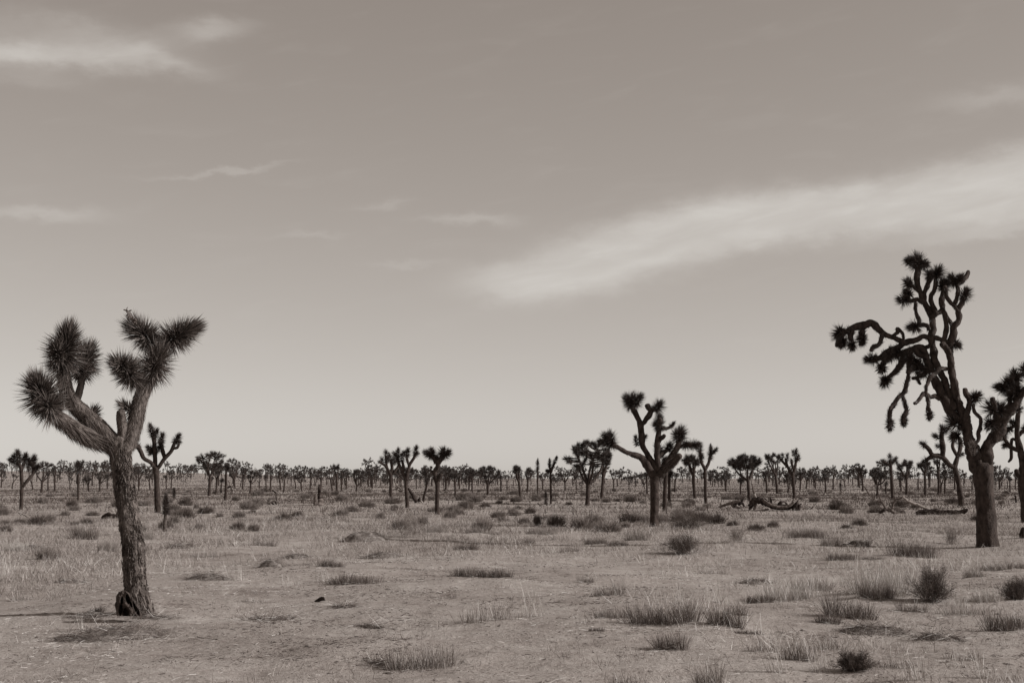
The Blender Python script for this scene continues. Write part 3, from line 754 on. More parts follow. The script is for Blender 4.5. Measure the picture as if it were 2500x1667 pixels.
def young_tree(label, base, top, leaf0, R, seed, r=5, n=420):
    T = Tree(label, base, seed=seed)
    T.limb([(base[0], base[1] + 2, r), (base[0] + .5, (base[1] + leaf0) / 2, r * .75), (top[0], leaf0, r * .8), (top[0], (leaf0 + top[1]) / 2, r * .6)], name='trunk', mat='bark_rough', shag=260, shagL=.10)
    T.tuft(top[0], leaf0, top[0], top[1] + R * .5, R, n=n, dz=.02, w=.008, back=105)
young_tree('young bottle-brush Joshua tree on a bare dark stalk right of the big left trunk', (402, 1297), (405, 1206), 1254, 13, 85, 5.0)
young_tree('smaller young Joshua tree behind the bottle-brush one', (424, 1222), (425, 1190), 1210, 7, 86, 2.5, 260)
young_tree('knee-high young Joshua tree beside the thin twin-headed tree, centre', (1335, 1234), (1333, 1200), 1228, 7, 87, 2.6, 260)
young_tree('small young Joshua tree standing in grass right of the log pile', (2053, 1206), (2052, 1178), 1194, 6, 88, 2.2, 200)

# ---- trees known by base, fork and the extent of their heads
def grown(base, fork, cen, half, n, r, R, rs, leaves=110, w=.012, step=.12, parts=True, ls=.32):
    limbs, tufts = [], []
    k = max(2, min(5, n // 4 + 1))
    ends = []
    for i in range(n):
        th = 2.399 * i + rs.uniform(-.4, .4)
        zz = rs.uniform(-.55, 1.0)
        rr = math.sqrt(max(0, 1 - zz * zz)) * rs.uniform(.25, 1.0) ** .6
        ends.append(cen + half * np.array((rr * math.cos(th), rr * math.sin(th), zz * .9)))
    ends = np.array(ends)
    trunk = smooth_path([base - (0, 0, .1), base * .6 + fork * .4 + rs.normal(size=3) * .03, fork], [r * 1.25, r, r], step)
    pri = []
    for i in range(n):
        e = ends[i]
        if i < k:
            s, rr0 = fork - (0, 0, r), r * .72
        else:
            allp = np.vstack([p[len(p) // 4:int(len(p) * .85) + 1] for p, _ in pri])
            cost = np.linalg.norm(allp - e, axis=1) + np.maximum(allp[:, 2] - e[2], 0) * 1.5
            s, rr0 = allp[np.argmin(cost)], r * .42
        v = e - s
        mid = s + v * np.array((.56, .56, .44)) + rs.normal(size=3) * .05 * np.linalg.norm(v)
        P, Rr = smooth_path([s, mid, e], [rr0, rr0 * .8, r * .28], step)
        if i < k:
            pri.append((P, Rr))
        limbs.append((P, Rr))
        d = unit(unit(e - mid) + np.array((0, 0, .35)) + rs.normal(size=3) * .25)
        tufts.append((e - d * ls * .6, e + d * ls * .25))
    return trunk, limbs, tufts
def auto_tree(x, y, fy, cx, cy, hw, hh, n, label, seed, r=None, R=.37, fx=None):
    rs = np.random.RandomState(seed)
    b = ground_at(x, y)
    m = b[1] / FPX
    f = unproj(fx if fx else (x * .6 + cx * .4), fy, b[1])
    c = unproj(cx, cy, b[1])
    hw = hw * (1.18 if n >= 8 else 1)
    half = np.array((max(hw * m - R * .7, .15), max(hw * m - R * .7, .15), max(hh * m - R * .7, .15)))
    H = c[2] + half[2] - b[2]
    r = r or (.06 + .019 * H)
    n = int(n * 1.5) if n >= 8 else n + 1
    trunk, limbs, tufts = grown(b, f, c, half, n, r, R, rs)
    t = thing('joshua_tree', label, 'tree', b, 'Joshua trees in the middle distance')
    obj('trunk', tube(*trunk, 9, .10, seed=seed), 'bark', t, b, True)
    g = G()
    for i, (P, Rr) in enumerate(limbs):
        obj('branch', tube(P, Rr, 6, .12, seed=seed + i), 'bark', t, b, True)
    nb = int(np.clip(140 / max(m * 30, .2), 60, 240))
    for p0, p1 in tufts:
        obj('leaf_rosette', rosette(p0, p1, R * rs.uniform(.85, 1.15), nb, max(.010, .19 * m), rs), 'leaf', t, b)
AUTO = [
    (101, 1203, 1174, 107, 1145, 24, 24, 15, 'fan-headed Joshua tree close behind the forked one at the left edge'),
    (134, 1200, 1165, 131, 1146, 10, 10, 5, 'slender Joshua tree right of the fan-headed one near the left edge'),
    (118, 1198, 1168, 116, 1158, 7, 7, 3, 'thin Joshua tree partly hidden behind the fan-headed one at left'),
    (3, 1190, 1175, 5, 1162, 14, 14, 9, 'bushy dark Joshua tree cut by the left edge'),
    (30, 1193, 1177, 36, 1163, 12, 10, 6, 'low Joshua tree seen between the left edge and the forked tree'),
    (171, 1194, 1181, 172, 1170, 9, 8, 4, 'small Joshua tree just left of the ball-headed single stem'),
    (217, 1200, 1184, 212, 1170, 16, 13, 8, 'drooping Joshua tree right of the ball-headed single stem'),
    (242, 1200, 1178, 247, 1164, 20, 14, 9, 'many-armed Joshua tree just left of the big left trunk'),
    (263, 1194, 1176, 262, 1164, 10, 8, 5, 'small Joshua tree touching the left side of the big left trunk'),
    (366, 1196, 1174, 362, 1162, 11, 10, 5, 'small Joshua tree left of the slim three-limbed tree'),
    (418, 1192, 1162, 421, 1152, 9, 8, 4, 'thin Joshua tree right of the slim three-limbed tree'),
    (407, 1194, 1175, 403, 1166, 9, 8, 4, 'low Joshua tree beside the stem of the slim three-limbed tree'),
    (511, 1210, 1163, 516, 1130, 44, 34, 30, 'broad round-crowned Joshua tree with many short heads, left of the white debris'),
    (550, 1221, 1158, 554, 1142, 10, 10, 5, 'small Joshua tree in front of the right side of the broad round-crowned one'),
    (528, 1205, 1168, 533, 1150, 13, 11, 6, 'Joshua tree with two limbs behind the broad round-crowned one'),
    (540, 1203, 1182, 542, 1172, 8, 9, 5, 'low shaggy Joshua tree under the broad round-crowned one'),
    (610, 1205, 1178, 616, 1160, 17, 17, 15, 'dense egg-shaped Joshua tree right of the broad round-crowned one'),
    (592, 1194, 1166, 596, 1149, 12, 15, 9, 'upright clubbed Joshua tree behind the dense egg-shaped one'),
    (634, 1193, 1176, 634, 1162, 9, 9, 5, 'thin Joshua tree right of the dense egg-shaped one'),
    (660, 1198, 1165, 663, 1152, 9, 9, 5, 'lollipop-like Joshua tree above the white debris'),
    (650, 1194, 1175, 648, 1165, 8, 7, 4, 'small Joshua tree left of the lollipop-like one'),
    (685, 1196, 1170, 681, 1160, 11, 13, 7, 'Joshua tree with upright arms right of the lollipop-like one'),
    (692, 1201, 1172, 698, 1159, 9, 12, 5, 'leaning-stemmed Joshua tree between the lollipop-like one and the broken stump'),
    (737, 1198, 1178, 732, 1163, 15, 13, 10, 'thick-headed Joshua tree left of the broken stump'),
    (757, 1196, 1175, 759, 1162, 11, 14, 7, 'spiky Joshua tree just left of the broken stump'),
    (721, 1193, 1176, 719, 1166, 8, 8, 5, 'small Joshua tree left of the thick-headed one'),
    (784, 1194, 1170, 784, 1159, 13, 9, 7, 'pale-stemmed Joshua tree directly behind the broken stump'),
    (812, 1198, 1168, 800, 1157, 9, 10, 4, 'Joshua tree leaning left, right of the broken stump'),
    (823, 1208, 1157, 820, 1139, 13, 13, 6, 'tall thin Joshua tree with separate tufts, right of the broken stump'),
    (834, 1198, 1172, 833, 1164, 6, 7, 3, 'thin Joshua tree right of the tall tufted one'),
    (845, 1194, 1164, 848, 1157, 8, 8, 5, 'Joshua tree with flat dark head left of the bushy low one'),
    (870, 1200, 1185, 874, 1165, 25, 23, 20, 'bushy low Joshua tree with many radiating arms, left of the pair'),
    (909, 1192, 1170, 910, 1158, 10, 9, 5, 'straight Joshua tree with a cupped head between bushy low one and pair'),
    (1016, 1193, 1172, 1016, 1163, 8, 7, 4, 'small straight Joshua tree right of the taller tree of the pair'),
    (1087, 1200, 1170, 1094, 1153, 18, 15, 13, 'thick-headed Joshua tree right behind the T-shaped one'),
    (1112, 1212, 1174, 1108, 1160, 13, 11, 8, 'Joshua tree with ragged flat head right of the T-shaped one'),
    (1122, 1194, 1168, 1121, 1158, 9, 8, 5, 'small Joshua tree behind the ragged flat-headed one'),
    (1153, 1205, 1168, 1152, 1154, 17, 14, 11, 'spreading Joshua tree left of the dark dome-headed one'),
    (1191, 1208, 1180, 1193, 1156, 30, 24, 28, 'dark dome-headed Joshua tree in the centre of the picture'),
    (1223, 1200, 1175, 1221, 1165, 9, 9, 5, 'small Joshua tree right of the dark dome-headed one'),
    (1238, 1195, 1174, 1237, 1165, 9, 8, 4, 'thin Joshua tree left of the V-shaped one'),
    (1271, 1216, 1175, 1261, 1149, 13, 15, 8, 'V-shaped Joshua tree left of the pole-like one'),
    (1287, 1201, 1170, 1291, 1151, 14, 13, 11, 'broad Joshua tree between the V-shaped and the pole-like one'),
    (1326, 1197, 1172, 1320, 1163, 8, 7, 4, 'small slanting Joshua tree right of the pole-like one'),
    (1380, 1198, 1176, 1378, 1155, 22, 15, 16, 'low wide Joshua tree left of the large dark-crowned one'),
    (1408, 1196, 1172, 1405, 1164, 8, 6, 4, 'thin Joshua tree just left of the large dark-crowned stem'),
    (1434, 1233, 1180, 1438, 1118, 56, 50, 34, 'large dark-crowned Joshua tree left of the central one, under its outstretched arm'),
    (1469, 1216, 1150, 1480, 1118, 16, 32, 10, 'tall-stemmed Joshua tree right behind the large dark-crowned one'),
    (1498, 1193, 1172, 1498, 1156, 14, 14, 10, 'fuzzy Joshua tree between the dark-crowned one and the central tree'),
    (1580, 1208, 1165, 1578, 1158, 9, 8, 4, 'thin Joshua tree just left of the central trunk'),
    (1623, 1246, 1150, 1630, 1130, 18, 20, 8, 'Joshua tree standing close behind the central one, its plain stem showing on the right'),
    (1634, 1230, 1165, 1634, 1155, 10, 8, 5, 'second thinner stem right behind the central tree'),
    (1697, 1216, 1158, 1688, 1126, 26, 22, 14, 'Joshua tree with dark knotted head left of the two clubbed arms'),
    (1648, 1201, 1172, 1650, 1160, 9, 9, 5, 'small Joshua tree in the gap right of the central trunk'),
    (1773, 1200, 1174, 1772, 1162, 17, 13, 11, 'low spreading Joshua tree left of the wide dense one'),
    (1808, 1211, 1180, 1808, 1172, 12, 9, 6, 'small Joshua tree under the left side of the wide dense one'),
    (1830, 1223, 1170, 1820, 1132, 42, 28, 32, 'wide dense Joshua tree behind the left end of the log pile'),
    (1898, 1205, 1156, 1886, 1124, 27, 23, 20, 'dense Joshua tree behind the middle of the log pile'),
    (1872, 1203, 1172, 1868, 1158, 12, 14, 7, 'dark Joshua tree between the two dense ones above the log pile'),
    (1924, 1203, 1172, 1921, 1162, 9, 8, 5, 'small Joshua tree left of the stem with four upright forks'),
    (1953, 1197, 1172, 1958, 1152, 13, 15, 11, 'thick Joshua tree right of the four upright forks'),
    (1968, 1193, 1172, 1972, 1155, 14, 18, 12, 'knobbly Joshua tree right of the log pile'),
    (1990, 1194, 1174, 1990, 1163, 11, 9, 7, 'small Joshua tree second right of the log pile'),
    (2016, 1203, 1170, 2012, 1160, 12, 9, 7, 'straight thin Joshua tree with flat head right of the log pile'),
    (2034, 1194, 1168, 2034, 1149, 12, 17, 10, 'tall knotted Joshua tree right of the flat-headed thin one'),
    (2062, 1188, 1176, 2060, 1164, 15, 9, 9, 'low Joshua tree left of the forked dead log'),
    (2095, 1187, 1170, 2093, 1151, 15, 14, 11, 'leafy Joshua tree above the forked dead log, first from the left'),
    (2107, 1199, 1165, 2102, 1150, 17, 12, 13, 'small-headed Joshua tree with a slanting dead stem beside it'),
    (2141, 1212, 1182, 2143, 1159, 27, 20, 20, 'candelabra-shaped dark Joshua tree left of the palm-like one'),
    (2163, 1208, 1184, 2163, 1180, 4, 5, 2, 'thin short Joshua stem between candelabra-shaped and palm-like trees'),
    (2200, 1200, 1176, 2198, 1168, 11, 10, 7, 'low dark Joshua tree right of the palm-like one'),
    (2214, 1208, 1163, 2211, 1138, 23, 21, 17, 'tuft-headed Joshua tree above the pale dead log'),
    (2242, 1195, 1168, 2241, 1159, 6, 9, 3, 'narrow Joshua tree right of the tuft-headed one'),
    (2259, 1210, 1152, 2256, 1136, 19, 15, 14, 'thin Joshua tree with lacy small heads below the long bent arm'),
    (2268, 1190, 1170, 2268, 1158, 6, 10, 4, 'small leaning Joshua tree behind the lacy-headed one'),
    (2292, 1208, 1146, 2288, 1127, 14, 13, 7, 'shaggy-topped pale Joshua tree under the long bent arm'),
    (2307, 1206, 1172, 2306, 1156, 12, 12, 8, 'dark Joshua tree left of the leaning stem'),
    (2331, 1195, 1165, 2326, 1150, 11, 11, 6, 'small Joshua tree directly behind the leaning stem'),
    (2353, 1185, 1170, 2352, 1160, 10, 7, 6, 'lacy Joshua tree between leaning stem and dark right trunk'),
    (2374, 1197, 1178, 2372, 1166, 13, 10, 7, 'dark Joshua tree touching the left side of the dark right trunk'),
    (2440, 1194, 1175, 2440, 1150, 17, 19, 12, 'feathery Joshua tree just right of the dark right trunk'),
    (2466, 1200, 1178, 2465, 1168, 9, 9, 6, 'small Joshua tree between the dark right trunk and the right edge'),
    (2479, 1192, 1173, 2480, 1162, 11, 10, 7, 'thin-armed Joshua tree near the right edge'),
]
for i, a in enumerate(AUTO):
    auto_tree(*a, seed=200 + i)

# ---- far trees: individuals sharing a few shapes
def far_shape(seed, leaves, seg, blade=None, w=.042, step=.4):
    rs = np.random.RandomState(seed)
    H = rs.uniform(2.6, 5.2)
    n = [3, 6, 10, 22, 5, 16, 26, 9, 13, 4, 18, 8, 28, 12][seed % 14]
    hw = .45 + .060 * n
    f = np.array((rs.uniform(-.15, .15), 0, H * rs.uniform(.25, .50)))
    c = np.array((rs.uniform(-.3, .3), 0, H * .72))
    trunk, limbs, tufts = grown(np.zeros(3), f, c, np.array((hw, hw, H * .27)), n, .06 + .014 * H, .3, rs, step=step)
    gb, gl = G(), G()
    tube(*trunk, seg, .1, g=gb)
    for P, R in (limbs[:3] if blade else limbs):
        tube(P, R, max(3, seg - 2), .1, g=gb, round_end=seg > 4)
    for p0, p1 in tufts:
        rosette(p0, p1, .40, leaves, w, rs, g=gl, blade=blade)
    return gb, gl
FAR = []
for k in range(14):
    gb, gl = far_shape(900 + k, 40, 6)
    FAR.append((gb.mesh('trunk', 'bark', smooth=True), gl.mesh('crown', 'leaf')))
rsF = np.random.RandomState(5)
nfar = 0
used = []
MARKS = [(-20, 'the left edge'), (52, 'the round-headed forked tree'), (101, 'the fan-headed tree'), (191, 'the ball-headed single stem'), (242, 'the many-armed tree'), (325, 'the big left trunk'), (385, 'the slim three-limbed tree'),
         (452, 'the bottle-brush young tree'), (511, 'the broad round-crowned tree'), (613, 'the dense egg-shaped tree'), (661, 'the lollipop-like tree'), (735, 'the thick-headed tree'), (779, 'the broken stump'), (823, 'the tall tufted tree'), (870, 'the bushy low tree'),
         (910, 'the cup-headed straight tree'), (953, 'the left tree of the pair'), (994, 'the right tree of the pair'), (1040, 'the leaning brush-headed tree'), (1068, 'the T-shaped tree'), (1112, 'the ragged flat-headed tree'), (1153, 'the spreading tree'), (1192, 'the dome-headed tree'),
         (1235, 'the gap before the V-shaped tree'), (1271, 'the V-shaped tree'), (1313, 'the pole-like tree'), (1345, 'the thin twin-headed tree'), (1380, 'the low wide tree'), (1436, 'the large dark-crowned tree'), (1498, 'the fuzzy tree'), (1545, 'the outstretched arm'), (1598, 'the central tree'),
         (1650, 'the right limbs of the central tree'), (1695, 'the dark knotted tree'), (1723, 'the tree with clubbed arms'), (1772, 'the low spreading tree'), (1826, 'the wide dense tree'), (1886, 'the log pile'), (1939, 'the tree with four forks'), (1975, 'the knobbly tree'), (2016, 'the flat-headed thin tree'),
         (2060, 'the low tree left of the forked log'), (2100, 'the small-headed tree'), (2142, 'the candelabra-shaped tree'), (2180, 'the palm-like tree'), (2213, 'the tuft-headed tree'), (2258, 'the lacy-headed tree'), (2298, 'the shaggy-topped pale tree'), (2345, 'the leaning stem'),
         (2405, 'the dark right trunk'), (2442, 'the feathery tree'), (2490, 'the cut-off tree at right edge'), (2530, 'the right edge')]
def beside(px, front):
    k = min(MARKS, key=lambda q: abs(q[0] - px))
    dx = px - k[0]
    return ('left of ' if dx < -5 else 'right of ' if dx > 5 else front + ' ') + k[1]
def pix(x, y):
    return W0 / 2 + FPX * x / (y * math.cos(TILT)) * 1.0
seen = set()
tries = 0
while nfar < 205 and tries < 20000:
    tries += 1
    az = rsF.uniform(-.36, .36)
    d = 190 + 520 * rsF.rand() ** .9
    if d < 300 and rsF.rand() < .55:
        continue
    if az < -.16 and rsF.rand() < .35:
        continue
    x, y = d * math.sin(az), d * math.cos(az)
    if rsF.rand() > sst(-.25, .15, fbm(az * 34 + 9, d / 110 + 3, 2)) + .10:
        continue
    if any(abs(az - u[0]) < .0016 and abs(d - u[1]) < 50 for u in used):
        continue
    ki = rsF.randint(len(FAR))
    s = .42 + .98 * rsF.rand() ** 1.2
    heads = [3, 5, 8, 16, 4, 12, 20, 7, 10, 3, 14, 6, 22, 9][(900 + ki) % 14]
    lab = ('stunted ' if s < .8 else 'tallish ' if s > 1.08 else 'small ') + ('few-headed ' if heads < 6 else 'branching ' if heads < 11 else 'bushy ') + ('far ' if d < 420 else 'very distant ') + 'Joshua tree ' + beside(pix(x, y), 'directly behind')
    if lab in seen:
        continue
    seen.add(lab)
    used.append((az, d))
    tk, cr = FAR[ki]
    t = thing('joshua_tree', lab, 'tree', (x, y, float(height(x, y))), 'far Joshua trees along the skyline')
    t.scale = (s * rsF.uniform(.85, 1.2), s * rsF.uniform(.85, 1.2), s)
    t.rotation_euler = (rsF.uniform(-.07, .07), rsF.uniform(-.10, .10), rsF.uniform(0, 6.28))
    obj('trunk', tk, None, t)
    obj('crown', cr, None, t)
    nfar += 1
# beyond them the wood reads as one mass
def far_wood():
    gb, gl = G(), G()
    low = [far_shape(950 + k, 16, 4, tris, .085, 1.2) for k in range(8)]
    low = [(np.concatenate(a.v), a.f, np.concatenate(b.v), b.f) for a, b in low]
    for k in range(3600):
        az = rsF.uniform(-.42, .42)
        d = 330 + 640 * rsF.rand()
        x, y = d * math.sin(az), d * math.cos(az)
        if rsF.rand() > sst(-.22, .22, fbm(az * 26 + 4, d / 160, 2)) + (.0 if az < -.15 else .12):
            continue
        o = np.array((x, y, float(height(x, y))))
        a = rsF.uniform(0, 6.28); s = .28 + 1.15 * rsF.rand() ** 1.4
        Rm = np.array(((math.cos(a), -math.sin(a), 0), (math.sin(a), math.cos(a), 0), (0, 0, 1))) * s
        bv, bf, lv, lf = low[rsF.randint(8)]
        gb.add(bv @ Rm.T + o, list(bf)); gl.add(lv @ Rm.T + o, list(lf))
    o = obj('distant_wood', gl, 'leaf')
    tag(o, 'far-off band of Joshua trees merging along the skyline', 'wood', kind='stuff')
    p = obj('trunks', gb, 'bark', o)
    p['kind'] = 'stuff'
far_wood()

# ------------------------------------------------------------------ dead wood
def logs(name, label, base, paths, mat='deadwood', seed=1, cat='log', extra=None):
    rs = np.random.RandomState(seed)
    b = ground_at(*base)
    m = b[1] / FPX
    t = thing(name, label, cat, b)
    for i, p in enumerate(paths):
        mt, nm = mat, 'branch' if i else 'trunk'
        if isinstance(p[0], str):
            mt, p = p[0], p[1:]
        dz = rs.uniform(-.25, .25)
        P = np.array([unproj(q[0], q[1], b[1] + (q[3] if len(q) > 3 else dz * k / len(p))) for k, q in enumerate(p)])
        R = np.array([q[2] for q in p]) * m
        obj(nm, tube(*smooth_path(P, R, .03), 14, .32, 7.0, seed + i, furrow=.25), mt, t, b, True)
    if extra:
        extra(t, b, m, rs)
    return t
def root_stump():
    k = 1 / 3.794
    b = ground_at(310, 1503)
    m = b[1] / FPX
    D = b[1] - .40
    nr, nc = 44, 72
    ts = np.linspace(0, 1, nr)
    le = np.interp(ts, [0, .25, .5, .8, .93, 1], [1082, 1078, 1074, 1082, 1100, 1135]) * k
    ri = np.interp(ts, [0, .2, .45, .7, .88, 1], [1318, 1296, 1262, 1236, 1205, 1160]) * k
    zz = 1100 + np.interp(ts, [0, 1], [1530, 1290]) * k
    V = []
    for i in range(nr):
        c, hw = (le[i] + ri[i]) / 2, (ri[i] - le[i]) / 2
        for q in range(nc):
            a = q * 2 * math.pi / nc
            ca, sa = math.cos(a), math.sin(a)
            nz = 1 + .55 * float(fbm(np.array(ca * 2.2 + 4), np.array(ts[i] * 5 + sa * 2.2), 4)) - .16 * abs(math.sin(a * 3.5 + ts[i] * 3))
            if i == nr - 1:
                nz *= .3
            px, pz = c + hw * ca * (1 + .35 * (nz - 1)), zz[i]
            dep = -sa * hw * m * .75 * nz
            if sa > .1:                                   # hollows gnawed into the front
                X, Z = px / k, (pz - 1100) / k
                for (hx, hz, wx, wz, tilt) in [(1262, 1465, 20, 62, .42), (1165, 1500, 32, 52, 0), (1182, 1372, 18, 42, .1), (1118, 1470, 16, 50, -.1), (1130, 1385, 12, 30, 0), (1212, 1420, 9, 26, .2)]:
                    u = (X - hx) - tilt * (Z - hz)
                    f = (u / wx) ** 2 + ((Z - hz) / wz) ** 2
                    if f < 1.5:
                        dep += .30 * math.exp(-f * f * 1.6) * sa
            p = unproj(px, pz, D + dep)
            V.append(p)
    V.append(unproj((le[-1] + ri[-1]) / 2, zz[-1], D))
    F = [(i * nc + q, i * nc + (q + 1) % nc, (i + 1) * nc + (q + 1) % nc, (i + 1) * nc + q) for i in range(nr - 1) for q in range(nc)]
    cap = [((nr - 1) * nc + q, (nr - 1) * nc + (q + 1) % nc, nr * nc) for q in range(nc)]
    o = obj('stump', G().add(V, [np.array(F), np.array(cap)]), 'stumpwood', origin=b, smooth=False)
    tag(o, 'dark hollow root stump leaning against the foot of the big left trunk', 'stump')
root_stump()
logs('broken_stump', 'broken pale stump with a charred dark spike on top, standing alone in the grass', (779, 1234), [
    ['deadwood', (780, 1236, 12), (779, 1225, 10), (780, 1214, 9), (781, 1208, 7)],
    ['deadwood', (771, 1236, 5, -.25), (770, 1222, 4.5, -.25), (771, 1208, 3.5, -.25)],
    ['charred', (782, 1216, 6), (781, 1202, 4.5), (780, 1192, 3.2), (779, 1183, 2.4)]], seed=4, cat='stump')
logs('fallen_log', 'pile of fallen dark logs with pale branch stubs and black root ball, right of centre', (1880, 1246), [
    ['charred', (1829, 1236, 4.5), (1840, 1224, 7), (1852, 1220, 8), (1866, 1224, 8), (1880, 1232, 7), (1900, 1238, 6), (1922, 1238, 6), (1940, 1234, 5)],
    ['deadwood', (1862, 1220, 4), (1872, 1228, 4, -.4), (1886, 1233, 3.5, -.4), (1902, 1237, 3, -.4), (1925, 1235, 3, -.4), (1938, 1226, 2.5, -.4)],
    ['bleached', (1846, 1220, 3), (1842, 1206, 2.6), (1840, 1198, 2.2), (1848, 1192, 2), (1853, 1188, 1.4)],
    ['deadwood', (1842, 1204, 2), (1838, 1192, 1.8), (1836, 1180, 1.4)],
    ['bleached', (1932, 1232, 2.8), (1936, 1224, 2.4), (1939, 1217, 1.6)],
    ['deadwood', (1878, 1232, 2.4), (1878, 1220, 2.2), (1876, 1212, 2), (1868, 1212, 1.5)],
    ['charred', (1882, 1232, 2.6), (1883, 1222, 2.4), (1880, 1214, 1.6)],
    ['bleached', (1866, 1214, 1.2), (1880, 1212, 1.2), (1892, 1211, .8)],
    ['charred', (1902, 1238, 6), (1904, 1230, 5), (1908, 1224, 3)],
    ['deadwood', (1908, 1226, 2), (1916, 1224, 2), (1924, 1234, 2.2)],
    ['charred', (1936, 1236, 8), (1942, 1238, 11), (1950, 1240, 9)],
    ['charred', (1942, 1232, 4), (1946, 1226, 3), (1948, 1222, 1.6)], ['charred', (1948, 1236, 3), (1953, 1232, 2.4), (1957, 1229, 1.2)], ['charred', (1948, 1244, 3), (1954, 1248, 2)],
    ['charred', (1838, 1230, 4), (1832, 1240, 3.5), (1829, 1246, 2)], ['deadwood', (1820, 1246, 2), (1840, 1248, 3), (1862, 1246, 3), (1876, 1243, 2)], ['deadwood', (1846, 1228, 3), (1842, 1240, 3), (1840, 1246, 2)]], seed=6)
logs('brush_pile', 'heap of dead dark sticks at the left end of the log pile', (1795, 1242), [
    ['deadwood', (1754, 1237, 2), (1772, 1232, 3), (1790, 1226, 3.5), (1806, 1222, 3)], ['charred', (1790, 1234, 4), (1800, 1226, 4.5), (1812, 1222, 3)], ['charred', (1802, 1232, 3), (1812, 1228, 3), (1817, 1236, 1.6)], ['deadwood', (1786, 1232, 3), (1796, 1238, 3), (1808, 1240, 2)], ['bleached', (1796, 1234, 1.4), (1804, 1240, 1.4), (1810, 1242, 1)], ['charred', (1806, 1230, 3), (1812, 1224, 2), (1814, 1219, 1.2)]], seed=7, cat='brush pile')
logs('forked_log', 'fallen dead log with upright forked antlers, left of the dark right trunk', (2185, 1254), [
    ['deadwood', (2148, 1254, 3.5), (2156, 1246, 4), (2164, 1242, 4), (2176, 1246, 4), (2188, 1254, 4.5), (2204, 1256, 4)],
    ['deadwood', (2164, 1242, 3.2), (2158, 1232, 3), (2151, 1225, 2.8), (2141, 1223, 2.4)], ['deadwood', (2153, 1226, 2), (2150, 1218, 2), (2148, 1212, 1.4)],
    ['deadwood', (2181, 1240, 2.4), (2180, 1232, 2), (2185, 1224, 2), (2185, 1214, 1.8), (2181, 1207, 1.2)], ['deadwood', (2185, 1218, 1.8), (2196, 1217, 1.8), (2203, 1214, 1.4)], ['charred', (2148, 1252, 3), (2154, 1248, 3), (2160, 1244, 3)], ['deadwood', (2178, 1242, 2.6), (2180, 1238, 2.8)]], seed=8)
logs('long_log', 'long dark fallen trunk with a pale bare limb rising left, before the dark right trunk', (2290, 1256), [
    ['charred', (2236, 1253, 4), (2256, 1250, 6), (2280, 1249, 6.5), (2310, 1250, 6), (2336, 1250, 5), (2356, 1246, 4), (2362, 1243, 3)],
    ['bleached', (2268, 1243, 3), (2250, 1236, 3.2), (2234, 1230, 3.4), (2218, 1224, 3.2), (2210, 1218, 2.6), (2204, 1212, 2)],
    ['deadwood', (2220, 1225, 2.2), (2213, 1228, 2), (2209, 1231, 1.4)], ['charred', (2260, 1248, 3.5), (2246, 1246, 2.4), (2238, 1250, 2)], ['charred', (2352, 1252, 4), (2358, 1247, 4), (2362, 1242, 2.4)]], seed=9)
logs('leaning_log', 'burnt fallen log propped up beside the pair of trees left of centre', (1022, 1228), [
    ['charred', (1017, 1226, 4.5), (1010, 1214, 4), (1002, 1200, 3.4), (997, 1192, 2.6)], ['bleached', (1018, 1222, 1.6), (1024, 1226, 1.4), (1028, 1229, 1)], ['charred', (1022, 1224, 3.5), (1024, 1218, 3), (1026, 1214, 1.6)], ['bleached', (1026, 1222, 2.4), (1030, 1225, 2), (1037, 1229, 1)], ['deadwood', (1020, 1228, 2), (1028, 1230, 2), (1036, 1230, 1.4)]], seed=10)
logs('fallen_wood', 'fallen dead branch with fanned twigs behind the pair of trees', (972, 1196), [
    ['deadwood', (979, 1194, 1.8), (972, 1188, 1.6), (966, 1184, 1.2)], ['deadwood', (974, 1190, 1.4), (968, 1192, 1.2), (962, 1194, .8)], ['deadwood', (968, 1186, 1.2), (966, 1180, 1), (963, 1177, .7)], ['deadwood', (971, 1188, 1.2), (970, 1193, 1), (965, 1196, .7)]], seed=12)
logs('dead_tree', 'slanting dead stem beside the broad round-crowned tree at left', (569, 1208), [['deadwood', (569, 1209, 1.8), (565, 1194, 1.6), (560, 1180, 1.2), (558, 1172, .9)], ['deadwood', (566, 1188, 1.2), (574, 1191, 1), (583, 1196, .8)], ['charred', (564, 1186, 2), (556, 1190, 2), (553, 1192, 1.4)]], seed=13, cat='dead tree')
logs('dead_tree', 'slanting dead stem behind the small-headed tree left of the candelabra-shaped one', (2125, 1212), [['deadwood', (2126, 1213, 1.8), (2118, 1200, 1.6), (2110, 1188, 1.3), (2100, 1181, .9)]], seed=14, cat='dead tree')
logs('wood_debris', 'white weathered piece of wood on dark supports, in the grass left of the broken stump', (666, 1232), [['bleached', (658, 1224, 2.6), (666, 1221, 3), (675, 1222, 2.4)], ['charred', (658, 1228, 2), (656, 1232, 2), (653, 1235, 1.2)], ['charred', (672, 1226, 2.6), (675, 1229, 2.2)], ['charred', (664, 1226, 2), (668, 1231, 1.6), (672, 1233, 1)], ['bleached', (648, 1234, 1.2), (660, 1234, 1.3), (676, 1233, 1)], ['charred', (675, 1222, 1.2), (674, 1212, 1), (673, 1206, .8)], ['charred', (674, 1203, 1.6), (669, 1199, 1.6), (664, 1196, 1.2)]], seed=15, cat='debris')
logs('wood_debris', 'small white weathered wood piece just right of the larger white debris', (702, 1226), [['bleached', (695, 1220, 2.4), (700, 1219, 2.4), (706, 1221, 1.8)], ['charred', (703, 1223, 2.4), (708, 1222, 2)], ['charred', (700, 1226, 1.4), (706, 1228, 1)]], seed=16, cat='debris')
